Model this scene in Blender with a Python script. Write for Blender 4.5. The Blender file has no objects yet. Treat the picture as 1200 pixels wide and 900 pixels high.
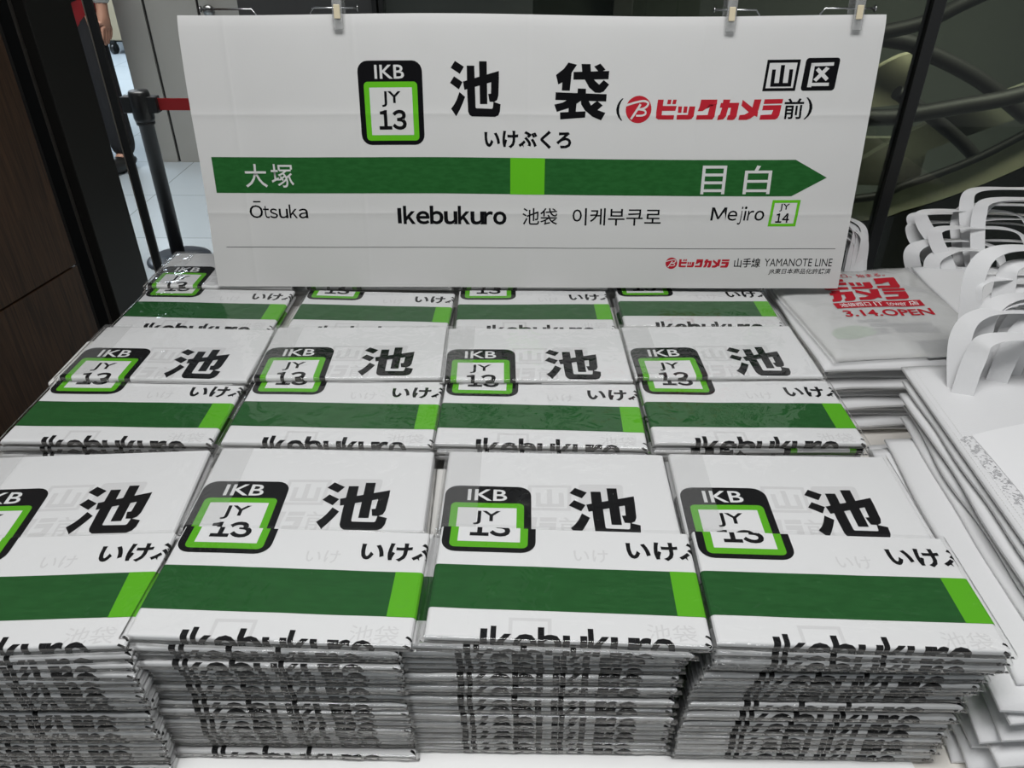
import bpy, bmesh, math, random
from mathutils import Vector, Matrix, noise

SC = bpy.context.scene
COL = SC.collection
PI = math.pi
R = math.radians

# ------------------------------------------------------------------ camera, world, lights, exposure
cam_d = bpy.data.cameras.new('camera')
cam = bpy.data.objects.new('camera', cam_d)
COL.objects.link(cam)
cam_d.sensor_fit = 'HORIZONTAL'
cam_d.sensor_width = 36.0
cam_d.lens = 897.467 / 1200 * 36.0
cam_d.clip_start = 0.02
cam.location = (0.133586, -0.390095, 0.488567)
_p, _y, _r = R(32.69229), R(-0.215385), R(0.126122)
_fw = Vector((math.sin(_y) * math.cos(_p), math.cos(_y) * math.cos(_p), -math.sin(_p)))
_rt = Vector((math.cos(_y), -math.sin(_y), 0))
_up = _rt.cross(_fw)
_r2 = _rt * math.cos(_r) + _up * math.sin(_r)
_u2 = -_rt * math.sin(_r) + _up * math.cos(_r)
cam.rotation_euler = Matrix((_r2, _u2, -_fw)).transposed().to_euler()
SC.camera = cam

SC.view_settings.view_transform = 'Standard'
SC.view_settings.look = 'None'
SC.view_settings.gamma = 1.0
SC.view_settings.exposure = -0.50
SC.view_settings.use_curve_mapping = False
SC.cycles.use_denoising = True
SC.cycles.max_bounces = 8
SC.cycles.transparent_max_bounces = 24
SC.cycles.caustics_reflective = False
SC.cycles.caustics_refractive = False

world = bpy.data.worlds.new('world')
SC.world = world
world.use_nodes = True
world.node_tree.nodes['Background'].inputs[0].default_value = (0.92, 0.97, 1.0, 1)
world.node_tree.nodes['Background'].inputs[1].default_value = 0.50


def area(name, loc, target, sx, sy, power, col=(1, 0.98, 0.95), spread=180):
    d = bpy.data.lights.new(name, 'AREA')
    d.shape = 'RECTANGLE'
    d.size, d.size_y = sx, sy
    d.energy = power
    d.color = col
    d.spread = R(spread)
    o = bpy.data.objects.new(name, d)
    COL.objects.link(o)
    o.location = loc
    o.rotation_euler = (Vector(target) - Vector(loc)).to_track_quat('-Z', 'Y').to_euler()
    return o


area('ceiling_light_over_table', (0.1, -0.26, 1.75), (0.1, 0.02, 0), 1.3, 0.8, 54, (1, 1, 1))
area('escalator_fill_light', (2.1, 1.62, 1.75), (1.55, 2.1, -0.3), 0.9, 0.25, 110, (1, 0.97, 0.86), 75)  # fill lamp added only to brighten the dark escalator side
area('far_hall_daylight_fill', (-3.4, 6.2, 1.75), (-3.2, 6.0, -0.9), 2.4, 3.0, 520, (0.80, 0.91, 1.0))  # added area light standing in for bluish daylight on the hall floor
area('ceiling_light_entrance', (-1.75, 3.15, 1.78), (-1.75, 3.5, -0.9), 2.4, 1.2, 60, (0.96, 0.97, 0.95), 85)

# ------------------------------------------------------------------ materials


def mat(name, col, rough=0.6, metal=0.0, spec=0.5):
    m = bpy.data.materials.new(name)
    m.use_nodes = True
    b = m.node_tree.nodes['Principled BSDF']
    b.inputs['Base Color'].default_value = (*col, 1)
    b.inputs['Roughness'].default_value = rough
    b.inputs['Metallic'].default_value = metal
    b.inputs['Specular IOR Level'].default_value = spec
    return m


def nodes(m):
    return m.node_tree.nodes, m.node_tree.links, m.node_tree.nodes['Principled BSDF']


def add_bump(m, kind, scale, strength, dist=0.001, stretch=None, detail=4):
    n, l, b = nodes(m)
    tc = n.new('ShaderNodeTexCoord')
    mp = n.new('ShaderNodeMapping')
    if stretch:
        mp.inputs['Scale'].default_value = stretch
    l.new(tc.outputs['Object'], mp.inputs[0])
    if kind == 'noise':
        t = n.new('ShaderNodeTexNoise')
        t.inputs['Scale'].default_value = scale
        t.inputs['Detail'].default_value = detail
        out = t.outputs[0]
    else:
        t = n.new('ShaderNodeTexWave')
        t.inputs['Scale'].default_value = scale
        out = t.outputs['Fac']
    l.new(mp.outputs[0], t.inputs[0])
    bp = n.new('ShaderNodeBump')
    bp.inputs['Strength'].default_value = strength
    bp.inputs['Distance'].default_value = dist
    l.new(out, bp.inputs['Height'])
    l.new(bp.outputs[0], b.inputs['Normal'])
    return out


def vary(m, ca, cb, scale, stretch=(1, 1, 1), detail=5, lo=0.35, hi=0.65):
    n, l, b = nodes(m)
    tc = n.new('ShaderNodeTexCoord')
    mp = n.new('ShaderNodeMapping')
    mp.inputs['Scale'].default_value = stretch
    t = n.new('ShaderNodeTexNoise')
    t.inputs['Scale'].default_value = scale
    t.inputs['Detail'].default_value = detail
    r = n.new('ShaderNodeValToRGB')
    r.color_ramp.elements[0].position = lo
    r.color_ramp.elements[1].position = hi
    r.color_ramp.elements[0].color = (*ca, 1)
    r.color_ramp.elements[1].color = (*cb, 1)
    l.new(tc.outputs['Object'], mp.inputs[0])
    l.new(mp.outputs[0], t.inputs[0])
    l.new(t.outputs[0], r.inputs[0])
    l.new(r.outputs[0], b.inputs['Base Color'])


CLOTH = mat('white_cotton', (0.80, 0.805, 0.805), 0.85, spec=0.2)
add_bump(CLOTH, 'noise', 900, 0.25, 0.0004, (1, 0.4, 1), 2)
BLACK = mat('black_ink', (0.005, 0.005, 0.006), 0.8, spec=0.06)
GREEN = mat('dark_green_ink', (0.016, 0.098, 0.022), 0.8, spec=0.08)
vary(GREEN, (0.014, 0.088, 0.019), (0.019, 0.108, 0.025), 220, (0.35, 1.6, 1), 3)
LIME = mat('light_green_ink', (0.105, 0.44, 0.010), 0.8, spec=0.2)
RED = mat('red_ink', (0.42, 0.010, 0.022), 0.75, spec=0.25)
GHOST = mat('print_seen_through_cloth', (0.70, 0.70, 0.70), 0.85, spec=0.2)
INKS = [CLOTH, BLACK, GREEN, LIME, RED, GHOST]
C_W, C_K, C_G, C_L, C_R, C_H = range(6)


def film(name, milk=0.0, refl=0.92, bump=0.35, scale=38, rough=0.06, haze=(0.8, 0.8, 0.79)):
    m = bpy.data.materials.new(name)
    m.use_nodes = True
    n, l = m.node_tree.nodes, m.node_tree.links
    n.clear()
    out = n.new('ShaderNodeOutputMaterial')
    tr = n.new('ShaderNodeBsdfTransparent')
    tr.inputs[0].default_value = (0.985, 0.985, 0.985, 1)
    gl = n.new('ShaderNodeBsdfGlossy')
    gl.inputs['Roughness'].default_value = rough
    gl.inputs['Color'].default_value = (refl, refl, refl, 1)
    df = n.new('ShaderNodeBsdfDiffuse')
    df.inputs['Color'].default_value = (*haze, 1)
    fr = n.new('ShaderNodeFresnel')
    fr.inputs['IOR'].default_value = 1.5
    tc = n.new('ShaderNodeTexCoord')
    t = n.new('ShaderNodeTexNoise')
    t.inputs['Scale'].default_value = scale
    t.inputs['Detail'].default_value = 2.5
    t.inputs['Distortion'].default_value = 0.8
    bp = n.new('ShaderNodeBump')
    bp.inputs['Strength'].default_value = bump
    bp.inputs['Distance'].default_value = 0.004
    l.new(tc.outputs['Object'], t.inputs[0])
    l.new(t.outputs[0], bp.inputs['Height'])
    l.new(bp.outputs[0], gl.inputs['Normal'])
    l.new(bp.outputs[0], fr.inputs['Normal'])
    m1 = n.new('ShaderNodeMixShader')
    m1.inputs[0].default_value = milk
    l.new(tr.outputs[0], m1.inputs[1])
    l.new(df.outputs[0], m1.inputs[2])
    m2 = n.new('ShaderNodeMixShader')
    l.new(fr.outputs[0], m2.inputs[0])
    l.new(m1.outputs[0], m2.inputs[1])
    l.new(gl.outputs[0], m2.inputs[2])
    l.new(m2.outputs[0], out.inputs[0])
    return m


FILM = film('clear_polypropylene_film', 0.010)
FILM_EDGE = film('gathered_film_edge', 0.085, 0.9, 0.5, 60, 0.10, (0.86, 0.82, 0.77))
FLAP = film('milky_film_flap', 0.09)
FROST = film('frosted_poly_bag', 0.40, 0.7, 0.5, 22, 0.14)

# ------------------------------------------------------------------ object helpers


def link(name, me, parent=None, loc=None):
    o = bpy.data.objects.new(name, me)
    COL.objects.link(o)
    if parent is not None:
        o.parent = parent
    if loc is not None:
        o.location = loc
    return o


def thing(name, label, cat, loc=(0, 0, 0), rot=(0, 0, 0), group=None):
    o = bpy.data.objects.new(name, None)
    o.empty_display_size = 0.02
    COL.objects.link(o)
    o.location = loc
    o.rotation_euler = rot
    tag(o, label, cat, group)
    return o


def tag(o, label, cat, group=None):
    o['label'] = label
    o['category'] = cat
    if group:
        o['group'] = group


def obj(name, bm, mats, parent=None, smooth=False, loc=None):
    me = bpy.data.meshes.new(name)
    bmesh.ops.recalc_face_normals(bm, faces=bm.faces)
    bm.to_mesh(me)
    bm.free()
    for m in (mats if isinstance(mats, (list, tuple)) else [mats]):
        me.materials.append(m)
    if smooth:
        for p in me.polygons:
            p.use_smooth = True
    return link(name, me, parent, loc)


def struct(name, bm, mats, **k):
    o = obj(name, bm, mats, **k)
    o['kind'] = 'structure'
    return o


def box(bm, lo, hi, M=None, bevel=0.0, mi=0):
    r = bmesh.ops.create_cube(bm, size=1.0)
    vs = r['verts']
    lo, hi = Vector(lo), Vector(hi)
    for v in vs:
        v.co = Vector((lo[i] + (v.co[i] + 0.5) * (hi[i] - lo[i]) for i in range(3)))
    fs = list({f for v in vs for f in v.link_faces})
    if bevel:
        es = list({e for v in vs for e in v.link_edges})
        rb = bmesh.ops.bevel(bm, geom=es, offset=bevel, segments=2, affect='EDGES', profile=0.5)
        vs = list({v for v in rb['verts']} | {v for f in rb['faces'] for v in f.verts} | {v for v in vs if v.is_valid})
        fs = list({f for v in vs for f in v.link_faces})
    for f in fs:
        f.material_index = mi
    if M is not None:
        for v in vs:
            v.co = M @ v.co
    return vs


def tube(bm, pts, rad, seg=10, caps=True, mi=0):
    pts = [Vector(p) for p in pts]
    rads = rad if isinstance(rad, (list, tuple)) else [rad] * len(pts)
    rings = []
    nrm = None
    for i, p in enumerate(pts):
        a = pts[max(i - 1, 0)]
        b = pts[min(i + 1, len(pts) - 1)]
        t = (b - a).normalized()
        if nrm is None:
            nrm = t.orthogonal().normalized()
        nrm = (nrm - t * nrm.dot(t)).normalized()
        bn = t.cross(nrm)
        rings.append([bm.verts.new(p + rads[i] * (math.cos(2 * PI * k / seg) * nrm + math.sin(2 * PI * k / seg) * bn)) for k in range(seg)])
    for r0, r1 in zip(rings, rings[1:]):
        for k in range(seg):
            f = bm.faces.new((r0[k], r0[(k + 1) % seg], r1[(k + 1) % seg], r1[k]))
            f.smooth = True
            f.material_index = mi
    if caps:
        bm.faces.new(rings[0][::-1]).material_index = mi
        bm.faces.new(rings[-1]).material_index = mi


def lathe(bm, prof, c, seg=32, mi=0):
    rings = []
    for r, z in prof:
        rings.append([bm.verts.new((c[0] + r * math.cos(2 * PI * k / seg), c[1] + r * math.sin(2 * PI * k / seg), c[2] + z)) for k in range(seg)])
    for r0, r1 in zip(rings, rings[1:]):
        for k in range(seg):
            f = bm.faces.new((r0[k], r0[(k + 1) % seg], r1[(k + 1) % seg], r1[k]))
            f.smooth = True
            f.material_index = mi
    bm.faces.new(rings[0][::-1]).material_index = mi
    bm.faces.new(rings[-1]).material_index = mi


def spline(pts, n=8):
    P = [Vector(p) for p in pts]
    out = []
    for i in range(len(P) - 1):
        p0, p1, p2, p3 = P[max(i - 1, 0)], P[i], P[i + 1], P[min(i + 2, len(P) - 1)]
        for k in range(n):
            t = k / n
            out.append(0.5 * ((2 * p1) + (-p0 + p2) * t + (2 * p0 - 5 * p1 + 4 * p2 - p3) * t * t + (-p0 + 3 * p1 - 3 * p2 + p3) * t ** 3))
    out.append(P[-1])
    return out


# ------------------------------------------------------------------ printed artwork, in millimetres (x right, y down)
_tc = {}


def text_mesh(s, off=0.0, res=3):
    k = (s, off)
    if k not in _tc:
        cu = bpy.data.curves.new('t', 'FONT')
        cu.body = s
        cu.size = 1.0
        cu.offset = off
        cu.resolution_u = res
        o = bpy.data.objects.new('t', cu)
        COL.objects.link(o)
        me = o.to_mesh()
        vs = [(v.co.x, -v.co.y) for v in me.vertices]
        fs = [tuple(p.vertices) for p in me.polygons]
        o.to_mesh_clear()
        bpy.data.objects.remove(o)
        bpy.data.curves.remove(cu)
        _tc[k] = (vs, fs)
    return _tc[k]


ADV = {'1': 500, '3': 556, '4': 556, 'I': 278, 'k': 500, 'e': 556, 'b': 556, 'u': 556, 'r': 340, 'o': 556, 'O': 778, 't': 285, 's': 500, 'a': 556, 'M': 833, 'j': 235, 'i': 235}
_wc = {}


def grotesque(s, off=0.0):
    """Latin set from the fallback font's full-width letters, spaced like a grotesque"""
    k = (s, off)
    if k not in _wc:
        V, Fs, x = [], [], 0.0
        for ch in s:
            vs, fs = text_mesh(chr(ord(ch) + 0xFEE0), off) if ch != 'I' else ([(0, -.73), (.085, -.73), (.085, 0), (0, 0)], [(0, 1, 2, 3)])
            a, b = min(v[0] for v in vs), max(v[0] for v in vs)
            adv = ADV[ch] / 1000 * 0.98
            wd = {'I': .085, 'i': .10, 'j': .16, 't': .30, 'r': .28}.get(ch, adv - 0.085) + 2 * off
            x0 = x + (adv - wd) / 2
            n = len(V)
            V += [(x0 + (p[0] - a) / (b - a) * wd, p[1]) for p in vs]
            Fs += [tuple(i + n for i in f) for f in fs]
            x += adv
        _wc[k] = (V, Fs)
    return _wc[k]


class Art:
    def __init__(self):
        self.items = []          # (material, layer, verts, faces)

    def poly(self, m, layer, pts):
        self.items.append((m, layer, [tuple(p) for p in pts], [tuple(range(len(pts)))]))

    def rect(self, m, layer, x0, y0, x1, y1, r=0.0, skew=0.0):
        pts = []
        if r <= 0:
            pts = [(x0, y0), (x1, y0), (x1, y1), (x0, y1)]
        else:
            for cx, cy, a0 in ((x1 - r, y0 + r, -90), (x1 - r, y1 - r, 0), (x0 + r, y1 - r, 90), (x0 + r, y0 + r, 180)):
                for k in range(6):
                    a = R(a0 + 18 * k)
                    pts.append((cx + r * math.cos(a), cy + r * math.sin(a)))
        self.poly(m, layer, [(x - skew * (y - y0), y) for x, y in pts])

    def text(self, m, layer, s, x0, y0, x1, y1, off=0.0, skew=0.0, grot=False):
        vs, fs = grotesque(s, off) if grot else text_mesh(s, off)
        ax, bx = min(v[0] for v in vs), max(v[0] for v in vs)
        ay, by = min(v[1] for v in vs), max(v[1] for v in vs)
        q = []
        for x, y in vs:
            X = x0 + (x - ax) / (bx - ax) * (x1 - x0)
            Y = y0 + (y - ay) / (by - ay) * (y1 - y0)
            q.append((X - skew * (Y - (y0 + y1) / 2), Y))
        self.items.append((m, layer, q, fs))

    def glyph(self, m, layer, polys, src, x0, y0, x1, y1):
        a, b, c, d = src
        for p in polys:
            self.poly(m, layer, [(x0 + (x - a) / (c - a) * (x1 - x0), y0 + (y - b) / (d - b) * (y1 - y0)) for x, y in p])

    def stroke(self, m, layer, pts, w):
        P = [Vector((x, y, 0)) for x, y in pts]
        P = spline(P, 5) if len(P) > 2 else P
        L, Rr = [], []
        for i, p in enumerate(P):
            t = (P[min(i + 1, len(P) - 1)] - P[max(i - 1, 0)]).normalized()
            n = Vector((-t.y, t.x, 0)) * w / 2
            L.append(p + n)
            Rr.append(p - n)
        vs = [(v.x, v.y) for v in L + Rr]
        n = len(L)
        self.items.append((m, layer, vs, [(i, i + 1, n + i + 1, n + i) for i in range(n - 1)]))

    def ring(self, m, layer, x0, y0, x1, y1, w, skew=0.0):
        for a in ((x0, y0, x1, y0 + w), (x0, y1 - w, x1, y1), (x0, y0 + w, x0 + w, y1 - w), (x1 - w, y0 + w, x1, y1 - w)):
            pts = [(a[0], a[1]), (a[2], a[1]), (a[2], a[3]), (a[0], a[3])]
            self.poly(m, layer, [(x - skew * (y - y0), y) for x, y in pts])

    def moved(self, f):
        o = Art()
        o.items = [(m, l, [f(*p) for p in v], fs) for m, l, v, fs in self.items]
        return o

    def only(self, x0, y0, x1, y1):
        o = Art()
        for it in self.items:
            xs = [p[0] for p in it[2]]
            ys = [p[1] for p in it[2]]
            if max(xs) > x0 and min(xs) < x1 and max(ys) > y0 and min(ys) < y1:
                o.items.append(it)
        return o


POND = [[(160, 98), (265, 165), (215, 250), (108, 178)], [(145, 277), (243, 345), (200, 432), (95, 355)],
        [(205, 462), (272, 520), (240, 600), (205, 675), (160, 755), (100, 662), (140, 610), (170, 555)],
        [(298, 152), (388, 152), (392, 390), (396, 640), (405, 660), (320, 735), (305, 695), (298, 500)],
        [(400, 655), (592, 660), (603, 650), (612, 575), (697, 605), (690, 690), (670, 740), (630, 758), (350, 755), (320, 735)],
        [(445, 100), (535, 100), (538, 605), (450, 605)],
        [(250, 338), (679, 210), (679, 320), (590, 342), (265, 438)],
        [(588, 300), (680, 280), (672, 500), (655, 555), (620, 578), (565, 575), (548, 482), (582, 478)]]
SACK = [[(243, 105), (342, 128), (283, 220), (180, 335), (132, 360), (104, 250), (190, 180)], [(283, 220), (268, 432), (175, 430), (180, 300)],
        [(305, 212), (714, 193), (710, 290), (305, 302)],
        [(392, 118), (495, 118), (505, 215), (545, 300), (605, 355), (620, 452), (560, 448), (490, 390), (435, 295), (405, 220)],
        [(605, 355), (655, 300), (720, 352), (660, 435), (620, 452)], [(538, 145), (608, 110), (670, 180), (600, 215)],
        [(105, 452), (698, 465), (695, 552), (102, 543)], [(360, 403), (455, 405), (455, 480), (358, 480)],
        [(262, 530), (400, 548), (350, 585), (255, 640), (122, 685), (92, 597), (190, 572)],
        [(262, 580), (352, 560), (345, 690), (258, 700)], [(160, 690), (460, 672), (457, 748), (165, 775)],
        [(400, 540), (485, 535), (520, 600), (600, 655), (645, 780), (540, 735), (450, 660), (405, 590)], [(600, 655), (692, 688), (645, 780)],
        [(590, 545), (658, 600), (590, 665), (520, 602)]]


def _k4(p):
    return [(1100 + 1.0833 * x, 1.0833 * y + 5) for x, y in p]


KANA = [
    [(525, 165), (590, 165), (580, 340), (545, 388), (515, 370), (515, 300)], [(583, 235), (745, 235), (735, 290), (580, 290)],
    [(560, 338), (725, 338), (720, 388), (545, 388)],
    [(640, 165), (680, 165), (675, 215), (632, 215)], [(700, 165), (740, 165), (733, 215), (692, 215)],
    [(765, 240), (808, 240), (805, 312), (765, 312)], [(830, 240), (872, 240), (868, 312), (825, 312)],
    [(893, 240), (960, 240), (950, 350), (930, 380), (900, 388), (880, 335)], [(755, 335), (882, 333), (902, 388), (755, 388)],
    [(1020, 165), (1205, 165), (1205, 218), (1095, 218), (1080, 270), (1050, 292), (990, 295), (1010, 240)],
    [(1130, 215), (1203, 215), (1190, 355), (1170, 388), (1110, 340)], [(985, 338), (1115, 336), (1172, 388), (980, 388)],
    _k4([(160, 148), (235, 148), (222, 232), (205, 320), (180, 352), (115, 360), (122, 312), (140, 300), (155, 232)]),
    _k4([(138, 182), (332, 182), (327, 234), (130, 232)]), _k4([(250, 225), (328, 225), (318, 320), (300, 352), (280, 360), (218, 358), (225, 312), (243, 305)]),
    _k4([(365, 152), (545, 280), (540, 330), (470, 300), (358, 212)]), _k4([(490, 150), (565, 150), (540, 290), (470, 345), (430, 360), (400, 306), (445, 280), (475, 250)]),
    _k4([(348, 308), (412, 304), (432, 360), (342, 360)]),
    _k4([(598, 150), (795, 148), (790, 195), (592, 198)]), _k4([(590, 212), (785, 210), (782, 260), (585, 263)]),
    _k4([(705, 255), (782, 255), (775, 310), (760, 345), (735, 358), (690, 305)]), _k4([(573, 310), (700, 305), (738, 358), (568, 360)])]
KANA_SRC = (515, 160, 1962, 395)


def add_kana(A, m, layer, x0, y0, x1, y1):
    A.glyph(m, layer, KANA, KANA_SRC, x0, y0, x1, y1)


def add_badge_b(A, cx, cy, r, layer, bg=C_R, fg=C_W):
    A.poly(bg, layer, [(cx + r * math.cos(2 * PI * k / 28), cy + r * math.sin(2 * PI * k / 28)) for k in range(28)])
    f = lambda x, y: (cx + (x - 293) / 145 * r, cy + (y - 283) / 150 * r)
    w = r / 145
    A.stroke(fg, layer + 1, [f(140, 242), f(250, 207), f(345, 190), (f(395, 210)), f(385, 245), f(345, 272), f(285, 282)], 22 * w)
    A.stroke(fg, layer + 1, [f(290, 280), f(360, 292), f(374, 325), f(340, 347), f(268, 350)], 20 * w)
    A.stroke(fg, layer + 1, [f(312, 225), f(268, 300), f(212, 388)], 24 * w)


def yama_ku(A, dx=0, ghost=False):
    k = C_H if ghost else C_K
    A.ring(k, 1, 756 + dx, 50.6, 799 + dx, 88, 3.6, 0.06)
    A.glyph(k, 2, [[(10, 25), (24, 25), (24, 80), (10, 92)], [(42, 8), (57, 8), (57, 82), (42, 82)], [(76, 25), (90, 25), (90, 92), (76, 80)], [(10, 78), (90, 78), (90, 92), (10, 92)]],
            (0, 0, 100, 100), 760 + dx, 54.5, 794 + dx, 85)
    A.rect(k, 1, 806 + dx, 49, 850 + dx, 88, 4, 0.06)
    if not ghost:
        A.glyph(C_W, 2, [[(6, 8), (92, 6), (92, 18), (6, 20)], [(6, 8), (20, 8), (18, 96), (2, 96)], [(3, 80), (84, 80), (84, 92), (3, 92)],
                         [(26, 34), (36, 24), (80, 64), (70, 74)], [(64, 22), (78, 28), (34, 76), (22, 68)]], (0, 0, 100, 100), 811 + dx, 52.5, 845 + dx, 85)


def towel_art():
    A = Art()
    # band
    A.poly(C_G, 1, [(17, 172), (811, 174), (857, 197.5), (812, 222), (17, 219.5)])
    A.rect(C_L, 2, 424, 172.9, 471, 221)
    # station number badge
    A.rect(C_K, 1, 225, 54, 309, 157, 13)
    A.rect(C_L, 2, 232, 79, 302, 151.5, 5)
    A.rect(C_W, 3, 239, 86, 295, 144.5)
    A.text(C_W, 2, 'IKB', 247, 59, 285.5, 75.5, 0.012)
    A.text(C_K, 4, 'JY', 254.5, 90.5, 280, 109.5, 0.014)
    A.text(C_K, 4, '13', 249.5, 113, 286, 138, 0.034, 0, True)
    A.glyph(C_K, 1, POND, (95, 98, 697, 758), 345, 54.5, 411, 121.5)
    A.glyph(C_K, 1, SACK, (92, 105, 720, 780), 482, 54.5, 553, 124)
    A.text(C_K, 1, 'いけぶくろ', 389, 137.5, 506, 161, 0.034)
    A.text(C_K, 1, '(', 564, 96.5, 573, 124)
    add_badge_b(A, 593.5, 110, 17, 1)
    add_kana(A, C_R, 1, 617, 97, 783, 123)
    A.text(C_K, 1, '前', 785.5, 97, 811, 122.5, 0.016)
    A.text(C_K, 1, ')', 813, 96, 823, 123)
    yama_ku(A)
    A.text(C_W, 2, '大', 59.5, 181, 90, 212, 0.006)
    A.text(C_W, 2, '塚', 96, 181, 127, 212, 0.004)
    A.text(C_W, 2, '目', 686, 181, 719, 219, 0.006)
    A.text(C_W, 2, '白', 744, 181, 781, 219, 0.006)
    A.text(C_K, 1, 'Otsuka', 59.5, 235, 141.5, 254, 0.011, 0, True)
    A.rect(C_K, 1, 66, 230.5, 76.5, 232.4)
    A.text(C_K, 1, 'Ikebukuro', 266.5, 237, 419, 262.5, 0.034, 0, True)
    A.text(C_K, 1, '池袋', 441, 239, 490, 262, 0.006)
    A.text(C_K, 1, '이케부쿠로', 511, 238.5, 635, 262.5, 0.006)
    A.text(C_K, 1, 'Mejiro', 704, 235.5, 778, 260.5, 0.011, 0.06, True)
    A.ring(C_L, 1, 787, 227, 826, 263, 3.8, 0.06)
    A.text(C_K, 1, 'JY', 798, 232, 812, 242.5, 0.01)
    A.text(C_K, 1, '14', 794.5, 245, 813.5, 258, 0.028, 0, True)
    A.rect(C_K, 1, 20, 294.2, 886, 294.9)
    add_badge_b(A, 655, 315.5, 8.3, 1)
    add_kana(A, C_R, 1, 665.5, 309.3, 737.5, 321.5)
    A.text(C_K, 1, '山手線', 744.5, 307.8, 782, 321.3, 0.014)
    A.text(C_K, 1, 'YAMANOTE LINE', 788, 308.5, 885, 319.8)
    A.text(C_K, 1, 'JR東日本商品化許諾済', 796, 322.8, 885, 332, 0.008, 0.12)
    return A


ART = towel_art()
FOLDX = 222.5                 # the second quarter of the print is the one folded to the outside
QUARTER = ART.only(FOLDX - 12, -10, FOLDX + 237, 400).moved(lambda x, y: (x - FOLDX, y))


def ghosts():
    g = Art()
    yama_ku(g, -450 - FOLDX, True)
    add_kana(g, C_H, 1, 617 - 450 - FOLDX + 60, 97, 783 - 450 - FOLDX, 123)
    g.text(C_H, 1, '前', 335 - FOLDX, 97, 361 - FOLDX, 122.5, 0.006)
    g.text(C_H, 1, '池袋', 175, 230, 214, 246)
    g.ring(C_H, 1, 66, 228, 100, 250, 3)
    g.text(C_H, 1, 'いけ', 120, 150, 150, 165, 0.01)
    return g


QUARTER_TOP = Art()
QUARTER_TOP.items = [(m, l, v, f) for m, l, v, f in ghosts().items] + [(m, l + 2, v, f) for m, l, v, f in QUARTER.items]


def art_bmesh(A, x0, y0, x1, y1, xc, yc, step=0.0001):
    """cloth sheet and ink on one bmesh, cut along xc / yc and clipped; co = (x, y, height of the ink film)"""
    bm = bmesh.new()
    for m, layer, vs, fs in A.items:
        V = [bm.verts.new((x, y, layer * step)) for x, y in vs]
        for f in fs:
            try:
                F = bm.faces.new([V[i] for i in f])
                F.material_index = m
            except ValueError:
                pass
    big = [f for f in bm.faces if len(f.verts) > 4]
    bmesh.ops.triangulate(bm, faces=big)
    for co, no in (((x0, 0, 0), (-1, 0, 0)), ((x1, 0, 0), (1, 0, 0)), ((0, y0, 0), (0, -1, 0)), ((0, y1, 0), (0, 1, 0))):
        bmesh.ops.bisect_plane(bm, geom=bm.verts[:] + bm.edges[:] + bm.faces[:], dist=1e-5, plane_co=co, plane_no=no, clear_outer=True)
    for x in xc:
        if x0 < x < x1:
            bmesh.ops.bisect_plane(bm, geom=bm.verts[:] + bm.edges[:] + bm.faces[:], dist=1e-5, plane_co=(x, 0, 0), plane_no=(1, 0, 0))
    for y in yc:
        if y0 < y < y1:
            bmesh.ops.bisect_plane(bm, geom=bm.verts[:] + bm.edges[:] + bm.faces[:], dist=1e-5, plane_co=(0, y, 0), plane_no=(0, 1, 0))
    # the sheet itself
    xs = [x0] + [x for x in sorted(xc) if x0 < x < x1] + [x1]
    ys = [y0] + [y for y in sorted(yc) if y0 < y < y1] + [y1]
    G = [[bm.verts.new((x, y, 0)) for x in xs] for y in ys]
    for j in range(len(ys) - 1):
        for i in range(len(xs) - 1):
            bm.faces.new((G[j][i], G[j][i + 1], G[j + 1][i + 1], G[j + 1][i])).material_index = C_W
    return bm


# ------------------------------------------------------------------ the packaged, folded towel
W, D, T = 0.225, 0.122, 0.0061      # folded cloth
PITCH = 0.00745                     # one package in a stack


def fold(x, y, off, v0, w=W, d=D, t=T):
    """artwork mm -> folded slab in metres: x 0..w, y 0 front .. d back, rounded front and side folds"""
    u, s = x / 1000, (y - v0) / 1000
    r = t / 2
    yy = d - s
    a = 0.0
    if yy < r:
        a = min((r - yy) / r, PI)
    b = 0.0
    sx = 0
    if u < r:
        b, sx = min((r - u) / r, PI * 0.98), -1
    elif u > w - r:
        b, sx = min((u - (w - r)) / r, PI * 0.98), 1
    rr = r + off
    Y = yy if a == 0 else r - rr * math.sin(a)
    X = u if sx == 0 else (r - rr * math.sin(b) if sx < 0 else w - r + rr * math.sin(b))
    sq = lambda q: math.copysign(abs(q) ** 0.72, q)
    if a:
        Y = r - rr * sq(math.sin(a))
    ca, cb = sq(math.cos(a)), math.cos(b)
    Z = r + rr * (min(ca, cb) if (a > 0 and b > 0) else ca * cb)
    return Vector((X - w / 2, Y, Z))


def fold_cuts(v0, fine_top):
    r = T / 2 * 1000
    yb = v0 + D * 1000 - r
    ye = yb + PI * r
    yc = [yb + PI * r * k / 12 for k in range(13)]
    xc = [r - r * PI * k / 5 for k in range(5)] + [W * 1000 - r + r * PI * k / 5 for k in range(5)]
    if fine_top:
        xc += [W * 1000 * k / 26 for k in range(1, 26)]
        yc += [v0 + D * 1000 * k / 15 for k in range(1, 15)]
    return sorted(xc), sorted(yc), ye


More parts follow.
